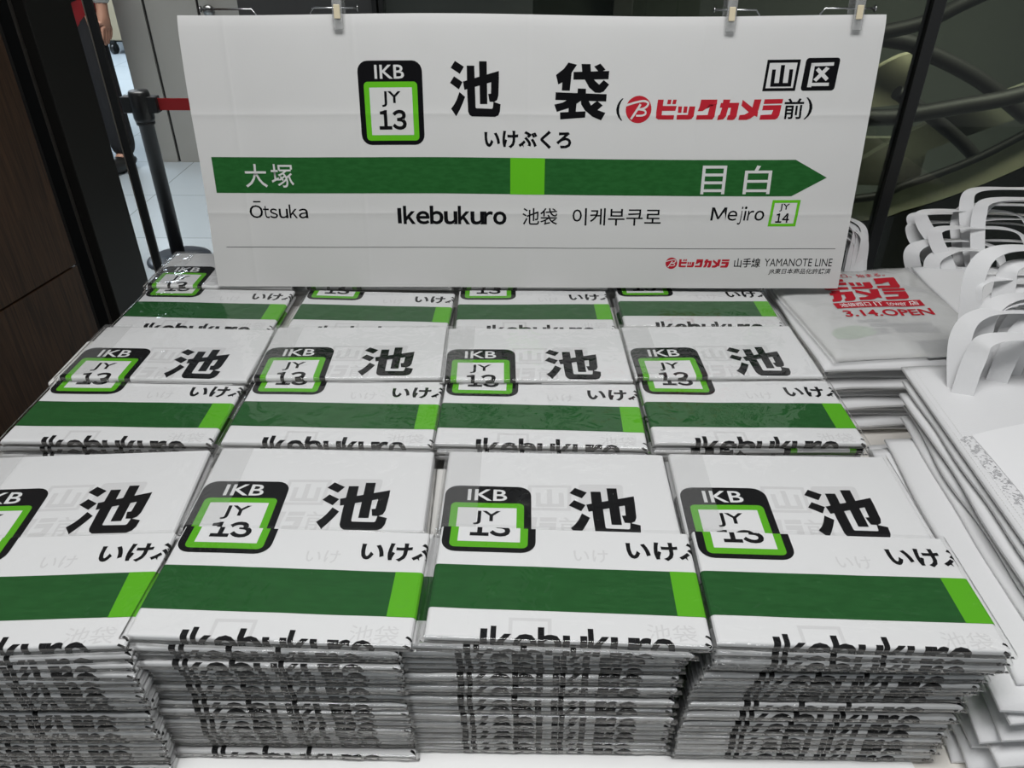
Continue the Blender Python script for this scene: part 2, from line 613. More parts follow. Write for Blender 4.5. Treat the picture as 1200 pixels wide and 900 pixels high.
def towel_bm(A, v0, fine_top, wave=None, full=True):
    xc, yc, ye = fold_cuts(v0, fine_top)
    r = T / 2 * 1000
    side = r * (PI - 1)
    ya = v0 if full else v0 + 60
    bm = art_bmesh(A, -side, ya - (0 if full else 0), W * 1000 + side, ye + 0.01, xc, yc)
    for v in bm.verts:
        v.co = fold(v.co.x, v.co.y, v.co.z, v0)
    # hidden back and underside
    yk = D if full else D - 0.06
    hw = W / 2 - T / 2
    q = [bm.verts.new(p) for p in ((-hw, T / 2, 0.0001), (hw, T / 2, 0.0001), (hw, yk, 0.0001), (-hw, yk, 0.0001), (-hw, yk, T), (hw, yk, T))]
    bm.faces.new((q[0], q[1], q[2], q[3])).material_index = C_W
    bm.faces.new((q[3], q[2], q[5], q[4])).material_index = C_W
    if wave:
        for v in bm.verts:
            v.co.z += wave(v.co.x, v.co.y) * min(1.0, v.co.z / T)
    return bm


def sleeve_bm(wave=None, seed=0, fine=True):
    rnd = random.Random(seed)
    off = Vector((rnd.uniform(0, 50), rnd.uniform(0, 50), seed))
    t = 0.0074
    w, d = W + 0.007, D + 0.006
    r = t / 2 * 1000
    nx = 40 if fine else 26
    xs = sorted([w * 1000 * k / nx for k in range(1, nx)] + [r - r * PI * k / 4 for k in range(3)] + [w * 1000 - r + r * PI * k / 4 for k in range(3)])
    yb = d * 1000 - r
    ys = [yb * k / 14 for k in range(14)] + [yb + PI * r * k / 12 for k in range(13)]
    if not fine:
        ys = [60, 85] + ys[13:]
    bm = bmesh.new()
    G = []
    for y in ys:
        row = []
        for x in xs:
            p = fold(x, y, 0, 0, w, d, t)
            n = noise.noise(Vector((p.x * 45, p.y * 45, p.z * 30)) + off)
            n2 = noise.noise(Vector((p.x * 160, p.y * 60, p.z * 200)) + off * 2)
            p.y -= 0.0029
            if p.y < 0.0005:
                p.y -= 0.0011 * max(0, n) + 0.0006 * n2
            p.z -= 0.0003
            if p.z > t * 0.8 and p.y > 0.002:
                p.z += 0.00035 * max(-0.4, n)
            p.z = max(p.z, -0.0002)
            if wave:
                p.z += wave(p.x, p.y) * min(1.0, max(0, p.z) / T)
            row.append(bm.verts.new(p))
        G.append(row)
    for j in range(len(ys) - 1):
        for i in range(len(xs) - 1):
            f = bm.faces.new((G[j][i], G[j][i + 1], G[j + 1][i + 1], G[j + 1][i]))
            f.smooth = True
            f.material_index = 1 if ys[j] > yb + 2.0 else 0
    return bm


def rows(k):
    return ['top', 'second', 'third', 'fourth', 'fifth', 'sixth', 'seventh', 'eighth', 'ninth', 'tenth', 'eleventh', 'twelfth', 'thirteenth', 'fourteenth', 'fifteenth',
            'sixteenth', 'seventeenth', 'eighteenth', 'nineteenth', 'twentieth', 'twenty-first', 'twenty-second'][k]


V_LOW, V_UP = 126.0, 1.0
rng = random.Random(7)
A_BUR = QUARTER.only(-20, 200, 300, 400)
low_me, up_me, film_me = [], [], []


def mesh_of(name, bm, mats):
    me = bpy.data.meshes.new(name)
    bmesh.ops.recalc_face_normals(bm, faces=bm.faces)
    bm.to_mesh(me)
    bm.free()
    for m in (mats if isinstance(mats, (list, tuple)) else [mats]):
        me.materials.append(m)
    return me


for v0 in (124.0, 120.5, 126.5, 122.0, 127.5, 119.0, 125.0, 121.0, 123.0, 128.5, 118.0):
    low_me.append(mesh_of('folded_towel', towel_bm(QUARTER.only(-20, v0 + 60, 300, 400), v0, False), INKS))
for v0 in (-2.0, 3.0):
    up_me.append(mesh_of('folded_towel', towel_bm(QUARTER, v0, False), INKS))
TURNED = QUARTER.moved(lambda x, y: (225 - x, 200 - y))
turned_me = mesh_of('folded_towel', towel_bm(TURNED, -10.0, False), INKS)
for s in range(6):
    me = mesh_of('plastic_sleeve', sleeve_bm(None, s + 1, True), [FILM, FILM_EDGE])
    film_me.append(me)


def make_wave(seed, amp):
    o = Vector((seed * 3.7, seed * 1.3, 0))

    def w(x, y):
        n = noise.noise(Vector((x * 9, y * 12, 0)) + o)
        m = noise.noise(Vector((x * 26, y * 20, 3)) + o)
        return amp * (0.55 + 0.8 * n + 0.22 * m)
    return w


def package(label, group, x, y, z, rz, roll, kind, top, idx, lift=0.0):
    """x, y: front left corner of the folded cloth"""
    rz, roll = R(rz), -R(roll)
    t = thing('packaged_towel', label, 'towel', (x + W / 2 * math.cos(rz), y + W / 2 * math.sin(rz), z), (0, roll, rz), group)
    if top:
        wv = make_wave(idx + 1, 0.0011)
        A, v0 = (QUARTER_TOP, V_LOW + rng.uniform(-1.5, 1.5)) if kind == 'low' else (QUARTER_TOP, V_UP + rng.uniform(-1.5, 1.5))
        A = A.only(-20, v0 - 2, 300, v0 + 140)
        o = link('folded_towel', mesh_of('folded_towel', towel_bm(A, v0, True, wv), INKS), t)
        s = link('plastic_sleeve', mesh_of('plastic_sleeve', sleeve_bm(wv, idx + 20, True), [FILM, FILM_EDGE]), t)
        if kind == 'up':
            bm = bmesh.new()
            n, m = 5, 12
            G = [[bm.verts.new((-W / 2 - 0.003 + 0.038 * i / n, 0.004 + (D + 0.001) * j / m, 0)) for i in range(n + 1)] for j in range(m + 1)]
            for v in bm.verts:
                v.co.z = T + 0.0014 + wv(v.co.x, v.co.y)
            for j in range(m):
                for i in range(n):
                    bm.faces.new((G[j][i], G[j][i + 1], G[j + 1][i + 1], G[j + 1][i])).smooth = True
            obj('sleeve_flap', bm, FLAP, s)
    else:
        ms = low_me if kind == 'low' else up_me
        link('folded_towel', turned_me if kind == 'turned' else ms[(idx * 7 + idx // 3) % len(ms)], t)
        link('plastic_sleeve', film_me[(idx * 5 + 1) % len(film_me)], t)
    return t


# top package of every stack: x, y of its front left corner, rz, roll
LOW = {'A': [(-.3909, -.0139, 2.9, 0.0), (-.1706, .0052, -1.55, -.5), (.0634, .0066, -1.73, -.5), (.2915, .0021, -1.77, -.2)],
       'B': [(-.4109, .2566, -.44, -.3), (-.1768, .2566, -.95, -.1), (.0491, .2561, -1.34, -.3), (.2819, .2591, .14, -.1)],
       'C': [(-.4319, .5575, -1.8, -.1), (-.1863, .5502, -2.0, 0), (.0506, .5512, 1.05, -.2), (.2891, .5650, .56, -.1)]}
UPP = {'A': [(-.4039, .1145, 3.6, 0), (-.1746, .1307, .55, -.7), (.0632, .1275, -.79, -.4), (.2925, .1262, -1.35, .3)],
       'B': [(-.4065, .3731, -1.2, -.1), (-.1767, .3734, .9, -.1), (.0487, .3710, .9, -.4), (.2768, .3779, 1.6, -.2)],
       'C': [(-.4330, .6780, -1.0, 0), (-.1880, .6770, -.5, 0), (.0506, .6775, .4, 0), (.2880, .6880, .3, 0)]}
ZTOP = {'AL': 0.0, 'AU': -0.0075, 'BL': 0.0, 'BU': 0.0065, 'CL': -0.025, 'CU': -0.019}
N_FRONT = 21
Z_TABLE = -0.157
COLN = ['leftmost', 'second from the left', 'third from the left', 'rightmost']
ROWN = {'AL': 'front row', 'AU': 'second row', 'BL': 'third row', 'BU': 'fourth row', 'CL': 'fifth row', 'CU': 'row behind the sign'}
COUNT = {'AL': [N_FRONT] * 4, 'AU': [2, 2, 2, 2], 'BL': [3, 3, 3, 3], 'BU': [2, 2, 2, 2], 'CL': [3, 3, 3, 3], 'CU': [2, 1, 1, 1]}
idx = 0
for key in ('AL', 'AU', 'BL', 'BU', 'CL', 'CU'):
    tab = (LOW if key[1] == 'L' else UPP)[key[0]]
    kind = 'low' if key[1] == 'L' else 'up'
    for c in range(4):
        x, y, rz, roll = tab[c]
        face = 'green band' if kind == 'low' else 'badge and kanji'
        r2 = random.Random(100 + idx)
        zt = ZTOP[key] - T - 0.0008
        wx = wy = 0.0
        for k in range(COUNT[key][c]):
            g = 'packaged towels in the %s' % ROWN[key]
            if k == 0:
                lab = 'top sleeved towel with %s, %s stack, %s' % (face, COLN[c], ROWN[key])
                if key == 'CU':
                    lab = 'top sleeved white towel, %s stack, %s' % (COLN[c], ROWN[key])
                package(lab, g, x, y, zt, rz, roll, kind, True, idx)
            else:
                kd = kind
                lab = '%s sleeved towel from top, %s stack, %s' % (rows(k), COLN[c], ROWN[key])
                if key == 'AL':
                    f = k / (N_FRONT - 1)
                    wx += r2.uniform(-.0022, .0022)
                    wx *= .85
                    sh = [(0.004, 0.0), (-0.011, -0.006), (-0.020, -0.021), (-0.004, -0.018)][c]
                    lean = sh[0] + (sh[1] - sh[0]) * f if c != 3 else (-.002 if k < 4 else -.004 - .0145 * (k - 3) / 18)
                    if c == 2 and k == 1:
                        lean = -0.012
                    dx, dy = wx + lean, r2.uniform(-.0032, .0030) + (0.002 if k > 2 else -.001)
                    if c == 1 and k == 3:
                        dx, dy = -0.010, -0.006
                    drz = rz * max(0, 1 - k / 3) + r2.uniform(-.5, .5) + (0.4 if c == 0 else -.4)
                else:
                    dx, dy, drz = r2.uniform(-.006, .002), r2.uniform(-.003, .001), rz + r2.uniform(-.6, .6)
                    if key == 'BL' and c == 3 and k == 1:
                        kd = 'turned'
                        lab = 'second sleeved towel from top, turned round, rightmost stack, third row'
                zz = zt - PITCH * k - (0.0012 if k else 0)
                package(lab, g, x + dx, y + dy, zz, drz, roll * max(0, 1 - k / 2.5), kd, False, idx * 3 + k)
        idx += 1

# ------------------------------------------------------------------ table and the low white riser under the back stacks
TABLE = mat('cream_table_board', (0.74, 0.71, 0.66), 0.5)
add_bump(TABLE, 'noise', 60, 0.05)
RISER = mat('white_riser_board', (0.7, 0.69, 0.66), 0.6)
F_Z = -0.88
tb = thing('display_table', 'cream display table carrying the towel and tote bag piles', 'table', (0.3, 0.45, F_Z))
bm = bmesh.new()
box(bm, (-0.85, -0.52, 0.693), (0.98, 0.52, 0.719), bevel=0.004)
obj('table_top', bm, TABLE, tb)
for sx in (-0.8, 0.93):
    for sy in (-0.47, 0.47):
        bm = bmesh.new()
        box(bm, (sx - 0.025, sy - 0.025, 0), (sx + 0.025, sy + 0.025, 0.693), bevel=0.003)
        obj('leg', bm, TABLE, tb)
bm = bmesh.new()
box(bm, (-0.8, -0.47, 0.61), (0.93, 0.47, 0.69), bevel=0.002)
obj('apron', bm, TABLE, tb)
bm = bmesh.new()
box(bm, (-0.405, -0.030, Z_TABLE - 0.0038), (0.487, 0.10, Z_TABLE - 0.0012), bevel=0.0006)
o = obj('white_board', bm, mat('white_card', (0.86, 0.86, 0.85), 0.5))
o['label'] = 'thin white board lying along the front table edge under the towel stacks'
o['category'] = 'board'


def riser(label, y0, y1, ztop):
    bm = bmesh.new()
    box(bm, (-0.43, y0, Z_TABLE + 0.0005), (0.50, y1, ztop), bevel=0.003)
    o = obj('display_riser', bm, RISER)
    tag(o, label, 'riser', 'white risers under the back stacks')
    return o


def low_z(key, n):
    return ZTOP[key] - T - 0.0008 - PITCH * (n - 1) - 0.0012 - 0.0004


riser('low white riser under the second row of towel stacks', 0.137, 0.243, low_z('AU', 2))
riser('white riser under the third row of towel stacks', 0.262, 0.368, low_z('BL', 3))
riser('white riser under the fourth row of towel stacks', 0.384, 0.488, low_z('BU', 2))
riser('white riser under the fifth row of towel stacks', 0.570, 0.668, low_z('CL', 3))
riser('white riser behind the hanging sign under the back towels', 0.690, 0.80, low_z('CU', 2))

# ------------------------------------------------------------------ the hanging towel used as a sign
HS = 352.0
SIGN_X, SIGN_Y, SIGN_Z, TILT, SIGN_H, SIGN_K = -0.3180, 0.6705, -0.0175, 0.1553, 0.3760, 1.048


def sign_map(x, y, off, back=False):
    u, v = x, y
    t = 1 - v / HS
    # waves and pressed fold lines
    d = 0.0022 * noise.noise(Vector((u * 0.006, v * 0.004, 1.7))) + 0.0008 * noise.noise(Vector((u * 0.02, v * 0.013, 5.1)))
    for cx, a in ((57, 0.0005), (222, 0.0004), (447, 0.0004), (672, 0.0004)):
        d += a * math.exp(-((u - cx) / 3.0) ** 2)
    for cy, a in ((118, 0.0006), (247, 0.0006)):
        d += a * math.exp(-((v - cy) / 3.0) ** 2)
    d -= 0.004 * math.exp(-v / 9.0)                    # top edge rolls back
    e = -0.0012 * math.exp(-u / 30) * math.sin(v * 0.02)
    h = t * SIGN_H - 0.0035 * (1 - abs(u - 540) / 540) * 0 - (0.004 * math.exp(-((u - 90) / 80) ** 2) * t * 0)
    hh = h - t * (0.0035 * (0.5 + 0.5 * math.sin(u / 900 * 9.5 + 1.2)))
    n = Vector((0, -math.cos(TILT), math.sin(TILT)))
    up = Vector((0, math.sin(TILT), math.cos(TILT)))
    p = Vector((SIGN_X + u / 1000 * SIGN_K + e, SIGN_Y, SIGN_Z)) + up * hh + n * (d + off)
    if back:
        p -= n * 0.0008
    return p


sx = sorted(set([900 * k / 75 for k in range(1, 75)] + [c + s for c in (57, 222, 447, 672) for s in (-4, -2, 0, 2, 4)]))
sy = sorted(set([HS * k / 30 for k in range(1, 30)] + [c + s for c in (118, 247) for s in (-4, -2, 0, 2, 4)] + [2, 5, 9, 14]))
bm = art_bmesh(ART, 0, 0, 900, HS, sx, sy, 0.0002)
for v in bm.verts:
    v.co = sign_map(v.co.x, v.co.y, v.co.z)
# back sheet and edges
NX, NY = 60, 24
G = [[bm.verts.new(sign_map(900 * i / NX, HS * j / NY, 0, True)) for i in range(NX + 1)] for j in range(NY + 1)]
for j in range(NY):
    for i in range(NX):
        bm.faces.new((G[j][i], G[j][i + 1], G[j + 1][i + 1], G[j + 1][i]))
me = bpy.data.meshes.new('hanging_towel')
bm.to_mesh(me)
bm.free()
SIGNCLOTH = mat('white_cotton_dimmed', (0.74, 0.735, 0.725), 0.6, spec=0.25)
SIGNCLOTH.node_tree.nodes['Principled BSDF'].inputs['Base Color'].default_value = (0.66, 0.655, 0.645, 1)  # same white cotton, base colour darkened for the weaker light on the sign
_n, _l, _b = nodes(SIGNCLOTH)
_tl = _n.new('ShaderNodeBsdfTranslucent')
_tl.inputs[0].default_value = (0.8, 0.8, 0.78, 1)
_ad = _n.new('ShaderNodeMixShader')
_ad.inputs[0].default_value = 0.12
_l.new(_b.outputs[0], _ad.inputs[1])
_l.new(_tl.outputs[0], _ad.inputs[2])
_l.new(_ad.outputs[0], _n['Material Output'].inputs[0])
add_bump(SIGNCLOTH, 'noise', 700, 0.25, 0.0004, (1, 1, 1), 2)
for m in [SIGNCLOTH] + INKS[1:]:
    me.materials.append(m)
for p in me.polygons:
    p.use_smooth = True
sign = link('hanging_towel', me)
tag(sign, 'large unfolded white towel hung as station name sign behind the towel stacks', 'towel')

# ------------------------------------------------------------------ wire stands and clips that hold the sign
WIRE = mat('chromed_wire', (0.62, 0.62, 0.63), 0.22, 1.0)
CLEAR = film('clear_hard_plastic', 0.22, 0.9, 0.2, 120, 0.15)
PAD = mat('beige_spring_pad', (0.62, 0.54, 0.38), 0.4)


def sign_top(u):
    return sign_map(u, 0, 0)


def wire_stand(label, u_bend, u_end, drop_left):
    a, b = sign_top(u_bend), sign_top(u_end)
    z = max(a.z, b.z) + 0.0065
    yy = a.y + 0.006
    s = 1 if u_end > u_bend else -1
    x0, x1 = a.x, b.x
    t = thing('wire_stand', label, 'wire stand', (x0, 0.845, Z_TABLE), (0, 0, 0), 'wire stands holding the sign')
    L = lambda p: Vector(p) - Vector((x0, 0.845, Z_TABLE))
    bm = bmesh.new()
    box(bm, L((x0 - 0.04, 0.825, Z_TABLE + 0.0005)), L((x0 + 0.04, 0.885, Z_TABLE + 0.004)), bevel=0.001)
    obj('base_plate', bm, WIRE, t)
    bm = bmesh.new()
    pts = [(x0, 0.845, Z_TABLE + 0.003), (x0, 0.845, z - 0.05), (x0, 0.838, z - 0.035), (x0, 0.80, z - 0.03), (x0, yy + 0.02, z - 0.03), (x0, yy + 0.003, z - 0.022), (x0 + s * 0.001, yy, z - 0.006), (x0 + s * 0.006, yy, z), (x1, yy, z)]
    tube(bm, [L(p) for p in pts], 0.0013, 8)
    obj('wire', bm, WIRE, t)
    bm = bmesh.new()
    tube(bm, [L((x1, yy, z)), L((x1 + s * 0.0012, yy, z))], [0.0042, 0.0042], 12)
    obj('end_cap', bm, WIRE, t)


wire_stand('wire stand with arm ending beside badge end of sign top', 168, 229, True)
wire_stand('wire stand with arm over large kanji, right half of sign top', 742, 683, True)
wire_stand('wire stand with arm at the outer right corner of sign top', 818, 886, True)
wire_stand('unclipped wire stand with arm at the left corner of sign top', 100, 30, True)


def clip(label, u):
    p = sign_top(u)
    t = thing('sign_clip', label, 'clip', (p.x, p.y, p.z), (-TILT, 0, 0), 'clear clips on the sign top')
    bm = bmesh.new()
    # two jaws, front and back of the cloth, with rounded ends
    box(bm, (-0.0065, -0.0105, -0.019), (0.0065, -0.0078, 0.034), bevel=0.001)
    obj('front_jaw', bm, CLEAR, t)
    bm = bmesh.new()
    box(bm, (-0.0065, 0.013, -0.017), (0.0065, 0.0155, 0.034), bevel=0.001)
    obj('rear_jaw', bm, CLEAR, t)
    bm = bmesh.new()
    box(bm, (-0.0042, -0.0125, -0.006), (0.0042, -0.0106, 0.011), bevel=0.0008)
    obj('spring_pad', bm, PAD, t)
    bm = bmesh.new()
    box(bm, (-0.0068, -0.0078, 0.012), (-0.0052, 0.013, 0.026), bevel=0.0005)
    box(bm, (0.0052, -0.0078, 0.012), (0.0068, 0.013, 0.026), bevel=0.0005)
    tube(bm, [(-0.0052, 0.001, 0.019), (0.0052, 0.001, 0.019)], 0.0018, 8)
    obj('hinge', bm, CLEAR, t)
    bm = bmesh.new()
    box(bm, (-0.007, -0.006, 0.0345), (0.007, 0.011, 0.062), bevel=0.0015)
    obj('hanger_strap', bm, CLEAR, t)


clip('clear plastic clip gripping sign top near the station badge', 206)
clip('clear plastic clip gripping sign top above the boxed kanji, inner one', 702)
clip('clear plastic clip at the outer right corner of sign top', 862)

# ------------------------------------------------------------------ white tote bags
NW = mat('white_nonwoven', (0.68, 0.68, 0.685), 0.8, spec=0.25)
add_bump(NW, 'noise', 420, 0.3, 0.0006, None, 2)
STITCH = mat('stitching_thread', (0.62, 0.62, 0.6), 0.8)
PATCH = mat('nonwoven_over_inner_sheet', (0.76, 0.76, 0.765), 0.8, spec=0.25)
HATCH = mat('grey_print_showing_through', (0.42, 0.42, 0.43), 0.85)


def ribbon(bm, pts, wid, width, n=14, thick=0.0009, mi=0):
    """pts with one width direction per control point"""
    P = spline(pts, n)
    Q = spline(wid, n)
    rows_ = []
    for i, p in enumerate(P):
        t = (P[min(i + 1, len(P) - 1)] - P[max(i - 1, 0)]).normalized()
        w = Q[i] - t * Q[i].dot(t)
        w = w.normalized() if w.length > 1e-6 else t.orthogonal().normalized()
        nn = t.cross(w).normalized() * thick / 2
        h = w * width / 2
        rows_.append([bm.verts.new(p - h - nn), bm.verts.new(p + h - nn), bm.verts.new(p + h + nn), bm.verts.new(p - h + nn)])
    for a, b in zip(rows_, rows_[1:]):
        for k in range(4):
            f = bm.faces.new((a[k], a[(k + 1) % 4], b[(k + 1) % 4], b[k]))
            f.material_index = mi
            f.smooth = k in (0, 2)
        for k in range(4):
            e = bm.edges.get((a[k], b[k]))
            if e:
                e.smooth = False
    bm.faces.new(rows_[0][::-1])
    bm.faces.new(rows_[-1])


def bag_height(lx, ly, w, d, seed, droop, amp):
    o = Vector((seed * 2.3, seed * 0.7, seed))
    z = amp * noise.noise(Vector((lx * 7, ly * 6, 0)) + o) + amp * 0.4 * noise.noise(Vector((lx * 22, ly * 9, 4)) + o)
    z -= droop * math.exp(-lx / 0.03)
    z -= droop * 0.8 * math.exp(-(d + ly) / 0.03)
    return z


def tote_bag(label, group, x, y, z, rz, w=0.33, d=0.42, thick=0.004, seed=0, droop=0.004, amp=0.0015, detail=False, edge_amp=0.004):
    """x, y: back left corner; the bag lies flat with its opening at the back"""
    t = thing('tote_bag', label, 'bag', (x, y, z), (0, 0, R(rz)), group)
    bm = bmesh.new()
    nx, ny = 22, 26
    o = Vector((seed, seed * 1.9, 0))
    top, bot = [], []
    H = {}
    for j in range(ny + 1):
        rt, rb = [], []
        for i in range(nx + 1):
            fx = (i / nx) ** 1.5
            lx, ly = w * fx, -d * (1 - (1 - j / ny) ** 1.0)
            ex = edge_amp * noise.noise(Vector((0, ly * 9, 0)) + o) * (1 - fx)
            ey = edge_amp * noise.noise(Vector((lx * 9, 0, 7)) + o) * (j / ny)
            h = bag_height(lx, ly, w, d, seed, droop, amp)
            edge = min(1.0, min(lx, w - lx, -ly, d + ly) / 0.02)
            puff = 0.35 + 0.65 * math.sqrt(max(0, edge))
            rt.append(bm.verts.new((lx + ex, ly + ey, h + thick * puff)))
            rb.append(bm.verts.new((lx + ex, ly + ey, h)))
        top.append(rt)
        bot.append(rb)
    for j in range(ny):
        for i in range(nx):
            bm.faces.new((top[j][i], top[j + 1][i], top[j + 1][i + 1], top[j][i + 1])).smooth = True
            bm.faces.new((bot[j][i], bot[j][i + 1], bot[j + 1][i + 1], bot[j + 1][i])).smooth = True
    for j in range(ny):
        bm.faces.new((top[j][0], bot[j][0], bot[j + 1][0], top[j + 1][0]))
        bm.faces.new((top[j][nx], top[j + 1][nx], bot[j + 1][nx], bot[j][nx]))
    for i in range(nx):
        bm.faces.new((top[0][i], top[0][i + 1], bot[0][i + 1], bot[0][i]))
        bm.faces.new((top[ny][i], bot[ny][i], bot[ny][i + 1], top[ny][i + 1]))
    body = obj('bag_body', bm, NW, t)

    def S(lx, ly, lift):
        edge = min(1.0, max(0, min(lx, w - lx, -ly, d + ly)) / 0.02)
        return Vector((lx, ly, bag_height(lx, ly, w, d, seed, droop, amp) + thick * (0.35 + 0.65 * math.sqrt(edge)) + lift))
    t_info = S
    if detail:
        bm = bmesh.new()

        def dash(a, b, wdt):
            a, b = Vector(a), Vector(b)
            tt = (b - a).normalized()
            n = Vector((-tt.y, tt.x, 0)) * wdt / 2
            bm.faces.new([bm.verts.new(p) for p in (a - n, b - n, b + n, a + n)])
        for k in range(110):
            for off in (0.004, 0.009):
                y0 = -0.006 - k * 0.0037
                if -y0 < d - 0.006:
                    dash(S(off, y0, 0.0003), S(off, y0 - 0.0019, 0.0003), 0.0006)
        for k in range(80):
            x0 = 0.01 + k * 0.0038
            dash(S(x0, -0.032, 0.0003), S(x0 + 0.002, -0.032, 0.0003), 0.0005)
        for cx in (0.108, 0.222):       # round weld marks where the straps are fixed
            for q in range(18):
                a0, a1 = 2 * PI * q / 18, 2 * PI * (q + 0.55) / 18
                for rr in (0.0035, 0.0075):
                    dash(S(cx + rr * math.cos(a0), -0.014 + rr * math.sin(a0), 0.0003), S(cx + rr * math.cos(a1), -0.014 + rr * math.sin(a1), 0.0003), 0.0005)
        obj('stitching', bm, STITCH, t)
        bm = bmesh.new()
        n, m = 14, 14
        def patch(a, c):
            x = (0.018 + 0.012 * c) * (1 - a) + (0.27 + 0.02 * c) * a
            y = (-0.150 - 0.21 * c) * (1 - a) + (-0.065 - 0.27 * c) * a
            return x, y
        G = [[bm.verts.new(S(*patch(i / n, j / m), 0.0006)) for i in range(n + 1)] for j in range(m + 1)]
        for j in range(m):
            for i in range(n):
                bm.faces.new((G[j][i], G[j][i + 1], G[j + 1][i + 1], G[j + 1][i])).smooth = True
        obj('inner_sheet', bm, PATCH, t)
        bm = bmesh.new()
        rr = random.Random(4)
        for k in range(110):
            c = k / 110
            ex, ey = patch(0, c)
            g = math.sin(k * 0.62) * (0.4 + c)
            for q in range(9):
                if rr.random() < 0.30 + 0.55 * max(-0.3, g):
                    xx = ex - 0.0125 + q * 0.0013
                    yy = ey - 0.004 + q * 0.0010
                    dash(S(xx, yy, 0.0004), S(xx + 0.0013, yy - 0.0016, 0.0004), 0.00065)
        obj('print_show_through', bm, HATCH, t)
        bm = bmesh.new()
        for k in range(44):
            xx = 0.045 + k * 0.0032
            if noise.noise(Vector((xx * 60, 0, 2))) > -0.2:
                for q in range(7):
                    yy = -0.232 - q * 0.0026 + 0.05 * k / 44
                    dash(S(xx, yy, 0.001), S(xx + 0.0016, yy - 0.0018, 0.001), 0.0008)
        obj('print_show_through', bm, HATCH, t)
    return t, S


def handle(t, S, lx0, lx1, rise, back, lean=0.0, width=0.024, flop=0.0, twist=1.0, lift=0.001, corner=0.03, sew=0.02):
    """a strap loop fixed at lx0 and lx1 near the opening, standing up to rise and leaning back"""
    a, b = S(lx0, -sew, lift), S(lx1, -sew, lift)
    a2, b2 = S(lx0, -0.002, lift), S(lx1, -0.002, lift)
    X = Vector((1, 0, 0))
    top = Vector((0, back, rise))
    l = Vector((lean, 0, 0))
    c = Vector((corner, 0, 0))
    mid = (a2 + b2) / 2
    pts = [a, a2, a2 + Vector((0, back * 0.35, rise * 0.33)) + l * 0.3, a2 + top * 0.8 + l * 0.8 - Vector((flop, 0, 0)), a2 + top + l + c - Vector((flop * 0.6, 0, 0)), mid + top * 1.03 + l,
           b2 + top + l - c, b2 + top * 0.8 + l * 0.8, b2 + Vector((0, back * 0.35, rise * 0.33)) + l * 0.3, b2, b]
    wl, wt, wr = Vector((.80, -.6, 0)), Vector((0, -.96, .22 * twist)), Vector((-.7, -.7, 0))
    wid = [X, X, X * 0.6 + wl * 0.4, wl, (wl + wt * 1.4), wt, (wr * .6 + wt * 1.4), wr, -X * 0.6 + wr * 0.4, -X, -X]
    bm = bmesh.new()
    ribbon(bm, pts, wid, width)
    return obj('handle', bm, NW, t)


hr = random.Random(11)
# the near pile on the right
ND = 15
D_EDGE = [(.6140, .424, -3.2), (.6130, .410, -3.3), (.6070, .396, -3.6), (.6080, .386, -3.5), (.6030, .378, -3.8), (.5740, .345, -4.2), (.5590, .338, -4.4), (.5640, .36, -3.6), (.5690, .37, -3.2),
          (.5620, .36, -3.0), (.5500, .352, -3.2), (.5560, .362, -2.6), (.5470, .372, -2.4), (.5400, .38, -2.2), (.5330, .385, -1.9)]
DFRONT = [.0] * 5 + [.33, .345, .37, .36, .372, .36, .385, .37, .39, .385]
for i, (x, y, rz) in enumerate(D_EDGE):
    z = -0.0045 - 0.0105 * i
    lab = '%s white tote bag %sin the pile beside the front towels' % ('topmost' if i == 0 else rows(i), '' if i == 0 else 'from the top ')
    d = 0.42 if i < 5 else DFRONT[i]
    t, S = tote_bag(lab, 'white tote bags in the near pile', x, y, z, rz, 0.34, d, 0.0072, i, 0.0045, 0.0012, i == 0, 0.0 if i == 0 else 0.006)
    n = 2 if i < 6 else 0
    for q in range(n):
        ds = hr.uniform(-0.012, 0.012)
        handle(t, S, 0.070 + 0.012 * ((i * 2 + q) % 5) + ds, 0.215 + hr.uniform(-.02, .03), 0.130 - 0.002 * i + hr.uniform(-.020, .006) - 0.012 * q + 0.0105 * i * 0.5, 0.022 + hr.uniform(-.006, .045), hr.uniform(-.02, .018), 0.023, hr.uniform(-.006, .008),
               hr.uniform(0.4, 1.3), 0.0008, 0.012 + hr.uniform(0, .016))

# middle pile: folded bags under a printed clear bag
NE = 11
FS = 1.061


def lower(x, y):
    return 0.1336 + (x - 0.1336) * FS, -0.390 + (y + 0.390) * FS


for i in range(NE):
    z = -0.047 - 0.0105 * i
    x = 0.5165 + 0.004 * math.sin(i * 1.7) + 0.0012 * i
    y = 0.700 - 0.004 * math.cos(i * 2.1)
    x, y = lower(x, y)
    lab = '%s white tote bag down in the pile under the printed clear bag' % ('first' if i == 0 else rows(i))
    t, S = tote_bag(lab, 'white tote bags under the printed clear bag', x, y, z, 1.5 + 2.2 * math.sin(i * 2.3), 0.235 - 0.001 * i, 0.278 - 0.006 * (i % 3), 0.0082, 40 + i, 0.003, 0.0012, False, 0.004)
    if i < 5:
        for q in range(2):
            handle(t, S, 0.028 + 0.010 * i + 0.018 * q, 0.155 + hr.uniform(-.012, .006), 0.098 + 0.010 * i * 0.6 - 0.012 * q - hr.uniform(0, .012), 0.024 + hr.uniform(-.006, .012), -0.004, 0.024, 0.0, 0.8, 0.0008, 0.03)

# printed clear bag on top (folded tote in a frosted poly bag)
pb = thing('printed_plastic_bag', 'folded tote in a frosted clear bag with red opening-date print', 'bag', (*lower(0.5105, 0.700), -0.0385), (0, 0, R(5.2)))
PW, PD = 0.240 * FS, 0.266 * FS


